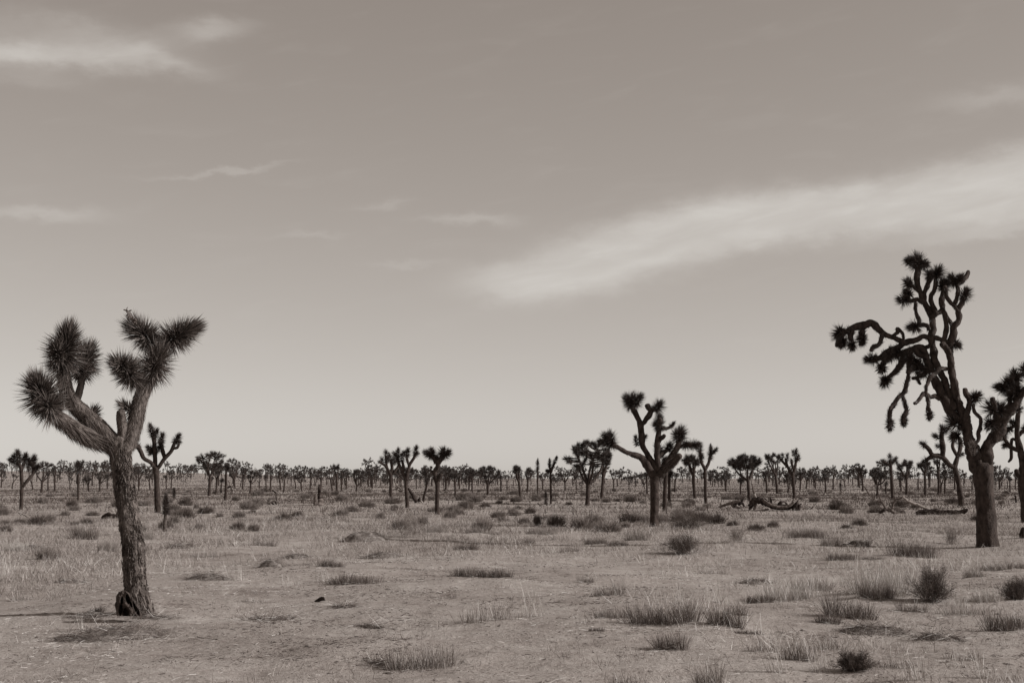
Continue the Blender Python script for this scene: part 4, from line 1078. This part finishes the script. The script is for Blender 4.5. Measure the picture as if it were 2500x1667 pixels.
logs('root_lump', 'dark gnarled lump of roots touching the left side of the big left trunk', (272, 1266), [['charred', (248, 1265, 3), (256, 1259, 5), (266, 1257, 5.5), (276, 1260, 5), (290, 1260, 4)], ['charred', (280, 1262, 4), (286, 1254, 3), (286, 1248, 1.4)], ['charred', (258, 1264, 4), (270, 1266, 4), (284, 1267, 4)], ['deadwood', (252, 1262, 3), (262, 1264, 3), (272, 1262, 3)]], seed=17, cat='stump')
logs('short_post', 'short dark upright stub in the grass between the dark right trunk and the right edge', (2481, 1227), [['charred', (2481, 1228, 2.4), (2480, 1218, 2.2), (2479, 1209, 1.6)]], seed=18, cat='stump')
logs('short_post', 'dark knobbly stump at the right edge beside the cut-off tree', (2495, 1312), [['charred', (2496, 1314, 6), (2495, 1304, 5.5), (2497, 1294, 4.5), (2499, 1288, 2.5)], ['deadwood', (2492, 1312, 3), (2490, 1304, 2.6), (2492, 1299, 1.6)]], seed=19, cat='stump')
logs('dead_stick', 'pale split stick lying in front of the litter mound at lower left', (516, 1558), [['bleached', (480, 1553, .8), (500, 1557, 1.2), (520, 1558, 2.2), (538, 1560, 2.8)]], seed=20, cat='stick')
logs('wood_chip', 'small dark charred chunk lying alone on the bare ground left of centre', (782, 1468), [['charred', (769, 1467, 1.6), (778, 1464, 3.4), (788, 1461, 4.2), (792, 1463, 2.4)]], seed=21, cat='wood chip')
logs('wood_chip', 'flat white wood chip on the ground at the bottom, left of centre', (944, 1643), [['bleached', (933, 1643, 1.4), (944, 1641.5, 2), (956, 1641, 1.4)]], seed=22, cat='wood chip')
logs('wood_chip', 'white curled chip lying at the bottom near the dark tangled heap', (2108, 1640), [['bleached', (2090, 1639, .8), (2102, 1638, 1.6), (2114, 1636, 1.2)]], seed=23, cat='wood chip')
logs('wood_chip', 'small white twisted chip at lower right beyond the dark tangled heap', (2245, 1624), [['bleached', (2237, 1623, 1.6), (2244, 1622, 2), (2252, 1622, .8)]], seed=24, cat='wood chip')
logs('wood_chip', 'tiny pale antler-like twig in the clump right of the lower middle', (1678, 1576), [['bleached', (1668, 1582, 1), (1676, 1577, 1.6), (1681, 1573, 1.4)], ['bleached', (1673, 1578, 1), (1666, 1575, .7)]], seed=25, cat='twig')
logs('dead_stick', 'thin pale straight stick on the bare ground right of the tall pale stems', (1350, 1470), [['bleached', (1329, 1471, .7), (1345, 1470, .9), (1372, 1468, .6)]], seed=26, cat='stick')
logs('dead_stick', 'dark short stick on the ground at right below the tangled heap of litter', (2135, 1557), [['charred', (2115, 1557, 1), (2135, 1557.5, 1.2), (2153, 1558, .8)]], seed=27, cat='stick')
logs('fallen_wood', 'dark bit of fallen log between two small clumps right of the dark grass strip', (2082, 1331), [['charred', (2058, 1328, 2), (2070, 1329, 2.4), (2080, 1325, 4), (2088, 1324, 4), (2094, 1328, 2)], ['bleached', (2072, 1329, 1.4), (2080, 1330, 1.2)]], seed=28)

# ------------------------------------------------------------------ clumps, bushes and litter
def frame_at(px, py):
    b = ground_at(px, py)
    return b, b[1] / FPX
def lay(b, XY):
    X = b[0] + XY[:, 0]; Y = b[1] + XY[:, 1]
    return np.stack([X, Y, height(X, Y) - .01], 1)
def disc(n, rx, ry, rs, p=.6):
    a, r = rs.rand(n) * 6.283, rs.rand(n) ** p
    return np.stack([np.cos(a) * r * rx, np.sin(a) * r * ry], 1)
def clump(px, py, w, h, kind, label, seed):
    rs = np.random.RandomState(seed)
    b, m = frame_at(px, py)
    W, H = w * m, h * m
    bw = max(.0018, .13 * m)
    g = G()
    grp = None
    if kind in ('grass', 'dark', 'pale', 'sparse'):
        dens = {'grass': 900, 'dark': 1150, 'pale': 800, 'sparse': 420}[kind]
        n = int(np.clip(dens * W * 1.1, 120, 1500))
        nb = max(3, int(W / .14))
        cx = np.stack([np.linspace(-W * .36, W * .36, nb), rs.uniform(-W * .14, W * .14, nb)], 1)
        hk = rs.uniform(.55, 1.0, nb)
        k = rs.randint(0, nb, n)
        off = rs.normal(size=(n, 2)) * np.array((W * .10, W * .10))
        XY = cx[k] + off
        D = np.concatenate([off / max(W * .10, .01) * .22 + rs.normal(size=(n, 2)) * .16, np.ones((n, 1))], 1) + np.array((-.05, 0, 0))
        L = 1.25 * H * hk[k] * (.35 + .65 * rs.rand(n) ** .7)
        ribbons(lay(b, XY), unit(D), L, bw, rs, .30, g)
        mat = {'grass': 'grass', 'dark': 'grass_dark', 'pale': 'straw', 'sparse': 'grass'}[kind]
        o = obj('grass_clump', g, mat, origin=b)
        tag(o, label, 'grass clump', 'grass clumps on the open ground')
        ns = int({'grass': 14, 'dark': 12, 'pale': 30, 'sparse': 16}[kind] * max(.6, W))
        XY = disc(ns, W * .45, W * .25, rs)
        D = unit(np.concatenate([rs.normal(size=(ns, 2)) * .14 + (-.12, 0), np.ones((ns, 1))], 1))
        st = obj('seed_stems', ribbons(lay(b, XY), D, H * rs.uniform(.8, 1.45, ns), bw * .9, rs, .25), 'straw_pale', o, b)
        n3 = int(70 * W)
        if n3:
            XY = disc(n3, W * .65, W * .45, rs)
            D = unit(np.concatenate([rs.normal(size=(n3, 2)), rs.rand(n3, 1) * .25], 1))
            P = lay(b, XY); P[:, 2] += .02
            obj('fallen_straw', ribbons(P, D, .08 + .14 * rs.rand(n3), bw * .8, rs, .15), 'straw', o, b)
    elif kind in ('bush', 'twiggy'):
        nm = 80 if kind == 'bush' else 44
        a = rs.rand(nm) * 6.283
        el = rs.uniform(.15, 1.0, nm)
        tipz = np.sin(el * 1.5) * H * rs.uniform(.6, 1.0, nm)
        lumpy = .75 + .7 * fbm(np.cos(a) * 1.3 + seed, np.sin(a) * 1.3 + el * 2, 2)
        tipz = tipz * (.55 + .42 * lumpy)
        tips = np.stack([np.cos(a) * np.cos(el * 1.25) * W * .70 * lumpy * rs.uniform(.4, 1.15, nm), np.sin(a) * np.cos(el * 1.25) * W * .70 * lumpy * rs.uniform(.4, 1.15, nm), tipz], 1)
        P0 = lay(b, disc(nm, W * .20, W * .20, rs))
        V = tips + b - P0
        L = np.linalg.norm(V, axis=1)
        spikes(P0, unit(V), L, bw * 1.6, rs, g)
        per = 30 if kind == 'bush' else 16
        for i in range(nm):
            t = rs.uniform(.25, 1.0, per)
            Pq = P0[i] + V[i] * t[:, None]
            D = unit(unit(V[i]) * .7 + rs.normal(size=(per, 3)) * .65 + np.array((0, 0, .25)))
            spikes(Pq, D, min(W, H * 1.6) * rs.uniform(.10, .26, per), bw * .9, rs, g)
            Pq2 = Pq + D * (min(W, H * 1.6) * .10)
            D2 = unit(D + rs.normal(size=(per, 3)) * .7)
            spikes(Pq2, D2, min(W, H * 1.6) * rs.uniform(.06, .15, per), bw * .8, rs, g)
        o = obj('bush', g, 'twig' if kind == 'bush' else 'scrub', origin=b)
        tag(o, label, 'bush', 'dry bushes on the plain')
        ns = 14
        XY = disc(ns, W * .5, W * .3, rs)
        D = unit(np.concatenate([rs.normal(size=(ns, 2)) * .16 + (-.12, 0), np.ones((ns, 1))], 1))
        obj('seed_stems', ribbons(lay(b, XY), D, H * rs.uniform(.4, 1.0, ns), bw * .9, rs, .25), 'straw_pale', o, b)
    elif kind == 'mound':
        nr, nc = 9, 22
        V, F = [], []
        for i in range(nr):
            t = i / (nr - 1)
            for j in range(nc):
                a = j * 2 * math.pi / nc
                x, y = math.cos(a) * t * W * .5, math.sin(a) * t * W * .32
                z = H * .50 * (1 - t * t) * (1 + .8 * float(fbm(x * 6 / max(W, .3) + seed, y * 6 / max(W, .3), 2)))
                V.append((b[0] + x, b[1] + y, float(height(b[0] + x, b[1] + y)) + z - .02 * t))
        for i in range(nr - 1):
            for j in range(nc):
                k = (j + 1) % nc
                F.append((i * nc + j, (i + 1) * nc + j, (i + 1) * nc + k, i * nc + k))
        g.add(V, np.array(F))
        o = obj('litter_mound', g, 'litter', origin=b, smooth=True)
        tag(o, label, 'litter mound', 'low mounds of dry litter')
        n = int(np.clip(900 * W, 250, 1900))
        XY = disc(n, W * .52, W * .34, rs, .55)
        t = np.sqrt((XY[:, 0] / (W * .5)) ** 2 + (XY[:, 1] / (W * .32)) ** 2)
        P = lay(b, XY); P[:, 2] += np.maximum(H * .50 * (1 - np.clip(t, 0, 1) ** 2), 0) + .005
        D = unit(np.concatenate([rs.normal(size=(n, 2)), rs.normal(size=(n, 1)) * .30 + .08], 1))
        obj('twigs', ribbons(P, D, .05 + .20 * rs.rand(n), bw, rs, .2), 'grass_dark', o, b)
        n = int(np.clip(170 * W, 30, 420))
        XY = disc(n, W * .62, W * .42, rs, .5)
        t = np.sqrt((XY[:, 0] / (W * .5)) ** 2 + (XY[:, 1] / (W * .32)) ** 2)
        P = lay(b, XY); P[:, 2] += np.maximum(H * .50 * (1 - np.clip(t, 0, 1) ** 2), 0) + .015
        D = unit(np.concatenate([rs.normal(size=(n, 2)), rs.normal(size=(n, 1)) * .2 + .08], 1))
        obj('fallen_straw', ribbons(P, D, .10 + .25 * rs.rand(n), bw * .9, rs, .2), 'straw', o, b)
    elif kind == 'stems':
        n = int(np.clip(w * .9, 8, 40))
        XY = disc(n, W * .45, W * .2, rs)
        D = unit(np.concatenate([rs.normal(size=(n, 2)) * .10 + (-.20, 0), np.ones((n, 1))], 1))
        ribbons(lay(b, XY), D, H * rs.uniform(.5, 1.05, n), bw * .9, rs, .30, g)
        o = obj('tall_grass', g, 'straw_pale', origin=b)
        tag(o, label, 'grass stems', 'tall dry stems')
        n = 60
        XY = disc(n, W * .5, W * .3, rs)
        D = unit(np.concatenate([rs.normal(size=(n, 2)) * .5, np.ones((n, 1))], 1))
        obj('basal_tuft', ribbons(lay(b, XY), D, H * .2 * rs.uniform(.4, 1, n), bw, rs, .3), 'straw', o, b)
CLUMPS = [
    (205, 1317, 62, 46, 'dark', 'dense dark grass clump left of the big left trunk, at mid-trunk height'),
    (117, 1365, 46, 44, 'dark', 'round dark grass clump alone on open ground at far left'),
    (82, 1342, 58, 22, 'mound', 'brown twiggy mound just behind the round dark clump at far left'),
    (263, 1345, 42, 36, 'grass', 'grass clump touching the left side of the big left trunk'),
    (359, 1317, 30, 34, 'grass', 'small upright grass clump just right of the big left trunk'),
    (440, 1338, 76, 22, 'mound', 'low dome of dead grass right of the big left trunk, behind open ground'),
    (502, 1360, 76, 22, 'sparse', 'scruffy low grass strip right of the low dome of dead grass'),
    (505, 1413, 104, 22, 'mound', 'dark nest-like heap of dead stalks right of the big left trunk'),
    (574, 1416, 62, 66, 'stems', 'sheaf of tall pale stems right of the nest-like heap'),
    (173, 1420, 76, 8, 'mound', 'flat patch of litter left of the big left trunk'),
    (48, 1466, 44, 30, 'sparse', 'sparse green-grey tuft near the left edge above the tree shadow'),
    (237, 1495, 32, 22, 'dark', 'small dark tuft left of the foot of the big left trunk'),
    (215, 1506, 110, 10, 'mound', 'low strip of litter left of the hollow stump'),
    (270, 1558, 280, 52, 'mound', 'widest low mound of straw and twigs in front of the big left tree'),
    (372, 1508, 110, 9, 'mound', 'thin spill of bark litter at the right foot of the big left trunk'),
    (200, 1540, 24, 70, 'stems', 'few thin stems at the left end of the widest straw mound'),
    (646, 1332, 52, 26, 'grass', 'grass clump at the edge of the dry field above the twin brown mounds'),
    (660, 1381, 58, 28, 'mound', 'left one of the twin brown twig mounds in left middle ground'),
    (722, 1362, 72, 18, 'mound', 'right flatter one of the twin brown twig mounds in left middle ground'),
    (890, 1320, 112, 42, 'mound', 'dark twig mound with a long shadow left of centre'),
    (1000, 1312, 124, 78, 'twiggy', 'tall wispy twig bush behind the dark twig mound left of centre'),
    (931, 1361, 112, 24, 'mound', 'rounded pile of reddish-brown stalks below the dark twig mound'),
    (808, 1384, 58, 22, 'dark', 'low dark tuft left of the pile of stalks'),
    (864, 1424, 118, 36, 'dark', 'wide dark cushion of grass on bare ground left of centre'),
    (1150, 1408, 78, 36, 'dark', 'larger of two neighbouring dark tufts near the centre'),
    (1222, 1409, 52, 28, 'dark', 'smaller of two neighbouring dark tufts near the centre'),
    (1138, 1342, 58, 20, 'dark', 'flat dark tuft above the two neighbouring tufts near the centre'),
    (1162, 1300, 48, 22, 'grass', 'grass tuft at the field edge right of the wispy twig bush'),
    (1207, 1304, 32, 14, 'grass', 'very small tuft at the field edge right of the wispy twig bush'),
    (1060, 1299, 64, 26, 'grass', 'grass clump at the right foot of the wispy twig bush'),
    (1195, 1515, 140, 50, 'sparse', 'sparse clump with a dark shaded end in lower middle'),
    (1300, 1506, 62, 112, 'stems', 'sheaf of tall bowed pale stems in lower middle'),
    (1026, 1632, 160, 78, 'grass', 'biggest grey grass clump at the bottom, left of centre'),
    (936, 1624, 70, 20, 'mound', 'dark litter at the left foot of the biggest bottom clump'),
    (907, 1532, 72, 12, 'mound', 'thin low litter patch above the biggest bottom clump'),
    (840, 1482, 60, 8, 'mound', 'thin strip of litter right of the dark charred chunk'),
    (660, 1512, 130, 8, 'mound', 'flat dark litter patch in lower left middle'),
    (1311, 1284, 36, 34, 'bush', 'small dark bush in the dry grass right of centre line'),
    (1320, 1303, 80, 24, 'grass', 'strip of grass below the small dark bush near the centre'),
    (1292, 1328, 26, 16, 'dark', 'tiny dark tuft with a long thin shadow near the centre'),
    (1455, 1326, 50, 18, 'dark', 'left one of two flat dark tufts left of the round dark bush'),
    (1505, 1332, 54, 15, 'dark', 'right one of two flat dark tufts left of the round dark bush'),
    (1556, 1318, 58, 30, 'grass', 'standing grass patch below the central tree'),
    (1670, 1352, 104, 56, 'bush', 'round dark bush on the ground below right of the central tree'),
    (1678, 1292, 116, 46, 'bush', 'broad dark brush right of the foot of the central tree'),
    (1800, 1320, 74, 38, 'twiggy', 'grey brush right of the round dark bush'),
    (1433, 1421, 34, 20, 'grass', 'small tuft with a thin shadow, behind the rounded one in right middle ground'),
    (1487, 1451, 70, 40, 'grass', 'rounded grass tuft casting a long thin shadow in right middle ground'),
    (1495, 1508, 82, 36, 'grass', 'grass tuft just left of the widest dark clump at lower right'),
    (1622, 1522, 160, 62, 'dark', 'widest dark grass clump at lower right of centre'),
    (1772, 1527, 76, 58, 'dark', 'upright dark tuft right of the widest dark clump'),
    (1800, 1500, 50, 40, 'grass', 'grass tuft behind the upright dark tuft'),
    (1457, 1540, 34, 14, 'dark', 'tiny tuft below the grass left of the widest dark clump'),
    (1638, 1585, 70, 54, 'dark', 'fan-shaped dark tuft below the widest dark clump'),
    (1529, 1682, 66, 46, 'grass', 'tuft cut by the bottom edge right of centre'),
    (1731, 1674, 66, 66, 'grass', 'tall tuft cut by the bottom edge further right'),
    (1856, 1470, 66, 34, 'dark', 'dark tuft left of the pale grass patch at right'),
    (1842, 1426, 80, 22, 'mound', 'earthy mound of litter above the dark tuft left of the pale grass patch'),
    (1825, 1547, 58, 18, 'dark', 'low tuft right of the fan-shaped dark one'),
    (1968, 1312, 98, 26, 'dark', 'long dark strip of grass right of the grey brush'),
    (2029, 1332, 48, 28, 'grass', 'tuft left of the dark bit of fallen log'),
    (2106, 1333, 34, 24, 'dark', 'small pointed dark tuft right of the bit of fallen log'),
    (2056, 1368, 70, 30, 'dark', 'dark tuft alone on bare ground at right'),
    (2130, 1367, 50, 13, 'dark', 'flat tuft right of the lone dark tuft at right'),
    (2233, 1358, 112, 52, 'dark', 'grassy hummock left of the foot of the dark right trunk'),
    (2324, 1327, 62, 66, 'twiggy', 'airy grey bush just left of the foot of the dark right trunk'),
    (2274, 1468, 116, 108, 'bush', 'big round dark twiggy bush at right'),
    (2155, 1452, 150, 80, 'pale', 'pale feathery grass left of the big round dark bush'),
    (2140, 1462, 80, 50, 'dark', 'dark tuft in front of the pale feathery grass'),
    (2077, 1507, 108, 68, 'dark', 'leaning dark clump with pale stems in front of the pale feathery grass'),
    (2021, 1521, 50, 36, 'dark', 'black-looking tuft left of the leaning dark clump'),
    (1930, 1465, 140, 58, 'pale', 'pale dry grass patch left of the leaning dark clump'),
    (2230, 1492, 70, 36, 'grass', 'grass in front of the big round dark bush'),
    (2130, 1545, 170, 34, 'mound', 'tangled heap of litter below the big round dark bush'),
    (2483, 1462, 80, 54, 'bush', 'dark bush cut by the right edge'),
    (2454, 1539, 92, 62, 'dark', 'dark tuft with a long curved shadow near the right edge'),
    (2380, 1409, 44, 32, 'grass', 'tuft with bent pale stems right of the big round dark bush'),
    (2422, 1392, 54, 30, 'grass', 'tuft behind the bent pale stems near the right edge'),
    (2480, 1386, 48, 24, 'grass', 'small tuft at the right edge below the dark right trunk'),
    (1950, 1608, 78, 78, 'grass', 'tall grey tuft with long leaning stems at lower right'),
    (2088, 1636, 116, 52, 'bush', 'dark tangled heap at the bottom right'),
    (2180, 1630, 90, 34, 'sparse', 'wiry grass at the right side of the dark tangled heap'),
    (1900, 1640, 60, 110, 'stems', 'long leaning stems left of the tall grey tuft at lower right'),
    (2010, 1640, 80, 105, 'stems', 'long leaning stems between tall grey tuft and dark tangled heap'),
    (2230, 1660, 70, 90, 'stems', 'single long stems at the bottom right of the tangled heap'),
    (2400, 1655, 30, 95, 'stems', 'lone long stem near the lower right corner'),
    (2240, 1400, 60, 60, 'stems', 'leaning pale stems on the grassy hummock'),
    (1660, 1475, 26, 70, 'stems', 'lone pale stem on bare ground below the round dark bush'),
    (1755, 1470, 26, 74, 'stems', 'lone pale stem right of the one below the round dark bush'),
    (790, 1420, 60, 48, 'stems', 'scattered thin stems left of the wide dark cushion'),
    (715, 1428, 70, 34, 'stems', 'scattered short stems further left of the wide dark cushion'),
    (10, 1405, 40, 90, 'stems', 'pale stems at the left edge'),
    (40, 1345, 60, 40, 'pale', 'pale grass at the left edge'),
    (1985, 1440, 90, 40, 'grass', 'loose grass behind the pale dry grass patch at right'),
    (2195, 1425, 80, 44, 'pale', 'pale wisps just behind the pale feathery grass'),
    (2345, 1500, 110, 30, 'sparse', 'wiry flattened grass right of the grass before the big round bush'),
    (2290, 1560, 120, 22, 'mound', 'flat spill of straw below the wiry flattened grass at right'),
    (2410, 1470, 70, 36, 'pale', 'pale tuft between the big round bush and the right edge bush'),
    (2030, 1585, 60, 40, 'sparse', 'thin tuft above the dark tangled heap'),
    (1860, 1590, 70, 34, 'sparse', 'thin wiry tuft left of the tall grey tuft at lower right'),
    (2350, 1610, 80, 26, 'sparse', 'low wiry tuft near the lower right corner'),
    (1385, 1345, 60, 16, 'sparse', 'low straggling tuft on the open ground at the centre right'),
    (1740, 1400, 70, 14, 'sparse', 'low straggling tuft on the bare lane right of centre'),
    (620, 1470, 70, 12, 'sparse', 'low straggling tuft on the bare ground at left centre'),
    (1080, 1460, 70, 14, 'sparse', 'low straggling tuft on the bare ground below the two neighbouring tufts'),
    (2345, 1480, 80, 40, 'stems', 'short leaning stems right of the big round dark bush'),
]
for i, c in enumerate(CLUMPS):
    clump(*c, seed=3000 + i)

# ---- low shrubs of the middle distance: individuals sharing shapes
def shrub_shape(seed, n=900):
    rs = np.random.RandomState(seed)
    a, el = rs.rand(n) * 6.283, np.arcsin(rs.rand(n) ** .9)
    r = rs.rand(n) ** .5
    lump = .70 + .7 * fbm(np.cos(a) * 1.5 + seed, np.sin(a) * 1.5 + el, 2)
    P = np.stack([np.cos(a) * np.cos(el) * r, np.sin(a) * np.cos(el) * r, np.sin(el) * r], 1) * lump[:, None] * np.array((.5, .5, .36))
    D = unit(P * np.array((1, 1, .5)) + rs.normal(size=(n, 3)) * .16 + np.array((-.03, 0, .32)))
    return spikes(P * .8, D, .10 + .22 * rs.rand(n) ** 2, .007, rs).mesh('shrub', 'scrub' if seed % 3 else 'brush')
SHR = [shrub_shape(700 + k) for k in range(9)]
rsS = np.random.RandomState(77)
ns = 0
taken = []
KEEP = [(1890, 80, 1246), (1790, 45, 1243), (2180, 45, 1256), (2290, 80, 1256), (779, 22, 1234), (666, 26, 1233), (702, 16, 1226), (1022, 28, 1229), (272, 30, 1266), (403, 14, 1297), (1598, 26, 1285), (385, 18, 1251), (1434, 22, 1233), (1068, 14, 1255), (995, 14, 1239), (2348, 20, 1234), (52, 14, 1244), (2481, 12, 1228), (1335, 14, 1234)]
tries = 0
while ns < 230 and tries < 20000:
    tries += 1
    px = rsS.uniform(-40, 2540)
    t = rsS.rand()
    py = 1198 + 100 * t ** 1.35
    if py > 1262 and (500 < px < 850 or px > 1900) and rsS.rand() < .7:
        continue
    if any(abs(px - q[0]) < 26 and abs(py - q[1]) < 5 for q in taken) or any(abs(px - q[0]) < q[1] + 12 and q[2] - 3 < py < q[2] + 32 for q in KEEP):
        continue
    sc, ki = rsS.uniform(.6, 1.75 if py < 1245 else 1.3), rsS.randint(9)
    lab = ('small ' if sc < .95 else 'wide ' if sc > 1.4 else 'rounded ') + ('grey ' if (700 + ki) % 3 else 'dark ') + 'low shrub ' + ('far back, ' if py < 1216 else 'midway, ' if py < 1245 else 'nearer, ') + beside(px, 'in line with')
    if lab in seen:
        continue
    seen.add(lab)
    taken.append((px, py))
    b = ground_at(px, py)
    o = obj('shrub', SHR[ki], None)
    o.location = tuple(b - (0, 0, .03))
    o.scale = (sc * rsS.uniform(.8, 1.3), sc * rsS.uniform(.8, 1.2), sc * rsS.uniform(.8, 1.25))
    o.rotation_euler = (0, 0, rsS.uniform(0, 6.28))
    tag(o, lab, 'shrub', 'low shrubs in the dry grass of the middle distance')
    ns += 1

# ------------------------------------------------------------------ grass field and ground litter (uncountable)
def field(n, d0, d1, dens, hgt, wid, seed, flat=False, lean=.35, pw=1.0):
    rs = np.random.RandomState(seed)
    d = d0 * (d1 / d0) ** (rs.rand(n) ** pw)
    az = rs.uniform(-.44, .44, n)
    x, y = d * np.tan(az), d
    k = rs.rand(n) < dens(x, y)
    x, y = x[k], y[k]
    n = len(x)
    P = np.stack([x, y, height(x, y) - .01], 1)
    if flat:
        P[:, 2] += .016
        D = unit(np.concatenate([rs.normal(size=(n, 2)), rs.rand(n, 1) * .18], 1))
    else:
        D = unit(np.concatenate([rs.normal(size=(n, 2)) * lean + (-.08, 0), np.ones((n, 1))], 1))
    L = hgt[0] + (hgt[1] - hgt[0]) * rs.rand(n) ** 1.6
    return P, D, L, wid * (.7 + .6 * rs.rand(n)) * (np.maximum(y, d0) / d0) ** .5, rs
def dens_field(x, y):
    az = x / y
    edge = np.interp(az, [-.40, -.32, -.245, -.13, 0, .07, .19, .33, .42], [25, 27, 34, 38, 40, 43, 43, 42, 40])
    tuftn = fbm(x / .9 + 31, y / 1.3, 3)
    patch = sst(-.30, .22, fbm(x / 3.2 + 31, y / 5.5, 3))
    return sst(-12, 12, y - edge + 9 * fbm(x / 7, y / 9, 2)) * (.40 + .60 * patch) * sst(-.42, .12, tuftn)
def dens_open(x, y):
    patch = sst(.10, .40, fbm(x / 1.0 + 11, y / 1.5 + 5, 3) + .12 * sst(.05, .3, x / y))
    return patch * (1 - sst(45, 70, y)) * .9
P, D, L, w, rs = field(430000, 20, 62, dens_field, (.05, .26), .0028, 1, lean=.65)
tag(obj('dry_grass', ribbons(P, D, L, w, rs, .45), 'grass'), 'dry pale grass covering the plain beyond the open ground', 'grass', kind='stuff')
P, D, L, w, rs = field(260000, 56, 170, dens_field, (.07, .30), .0060, 21, lean=.65)
tag(obj('mid_grass', tris(P, D, L, w, rs), 'mid_grass'), 'dry grass of the middle distance thinning out between the shrubs', 'grass', kind='stuff')
P, D, L, w, rs = field(60000, 11, 34, lambda x, y: sst(.04, .22, x / y) * sst(-.02, .30, fbm(x / 1.7 + 61, y / 2.4 + 15, 3)), (.06, .30), .0018, 22, lean=.5)
tag(obj('ragged_grass', ribbons(P, D, L, w, rs, .5), 'straw'), 'ragged pale grass between the clumps at lower right', 'grass', kind='stuff')
P, D, L, w, rs = field(90000, 22, 95, lambda x, y: dens_field(x, y) * sst(-.15, .25, fbm(x / 3 + 71, y / 5, 2)), (.08, .32), .0028, 2, lean=.55)
tag(obj('pale_grass', ribbons(P, D, L, w, rs, .45), 'straw'), 'lighter straw-coloured grass mixed into the field', 'grass', kind='stuff')
P, D, L, w, rs = field(420000, 55, 760, lambda x, y: sst(50, 170, y) * (.35 + .65 * sst(-.2, .2, fbm(x / 9 + 3, y / 14, 3))), (.10, .42), .022, 3, lean=.7, pw=.78)
tag(obj('far_scrub', tris(P, D, L, w, rs), 'far'), 'low scrub carpeting the far plain', 'scrub', kind='stuff')
P, D, L, w, rs = field(60000, 9, 70, dens_open, (.03, .15), .0016, 4, lean=.6)
tag(obj('sparse_grass', ribbons(P, D, L, w, rs, .4), 'grass'), 'thin short grass sprouting on the open ground', 'grass', kind='stuff')
P, D, L, w, rs = field(110000, 9, 60, lambda x, y: .06 + .94 * sst(.02, .40, fbm(x / 1.4 + 51, y / 1.4, 3)), (.02, .13), .0013, 6, flat=True)
tag(obj('straw_litter', ribbons(P, D, L, w, rs, .2), 'straw'), 'loose straw strewn over the open ground', 'litter', kind='stuff')
P, D, L, w, rs = field(90000, 9, 60, lambda x, y: .06 + .94 * sst(.05, .40, fbm(x / 1.3 + 91, y / 1.7, 3)), (.015, .09), .0022, 8, flat=True)
tag(obj('twig_litter', ribbons(P, D, L, w, rs, .3), 'twig'), 'dark bits of twig scattered over the open ground', 'litter', kind='stuff')

# crumbs of earth and bark lying about
def clods(n, seed):
    rs = np.random.RandomState(seed)
    d = 9 * (60 / 9.0) ** rs.rand(n)
    x = d * np.tan(rs.uniform(-.44, .44, n))
    k = rs.rand(n) < .15 + .85 * sst(-.05, .30, fbm(x / 1.6 + 23, d / 2.2 + 8, 3))
    x, d = x[k], d[k]
    n = len(x)
    r = .006 + .038 * rs.rand(n) ** 5
    o = np.array([(1, 0, 0), (0, 1, 0), (-1, 0, 0), (0, -1, 0), (0, 0, 1)], float)
    V = o[None] * (r[:, None] * np.array((1.0, 1.0, .26)))[:, None, :] * rs.uniform(.6, 1.5, (n, 5, 1))
    V = V + np.stack([x, d, height(x, d) - .002], 1)[:, None]
    F = np.arange(n)[:, None, None] * 5 + np.array([(0, 1, 4), (1, 2, 4), (2, 3, 4), (3, 0, 4)])[None]
    return G().add(V, F.reshape(-1, 3))
tag(obj('earth_crumbs', clods(26000, 12), 'litter'), 'crumbs of dark earth and bark lying on the open ground', 'litter', kind='stuff')
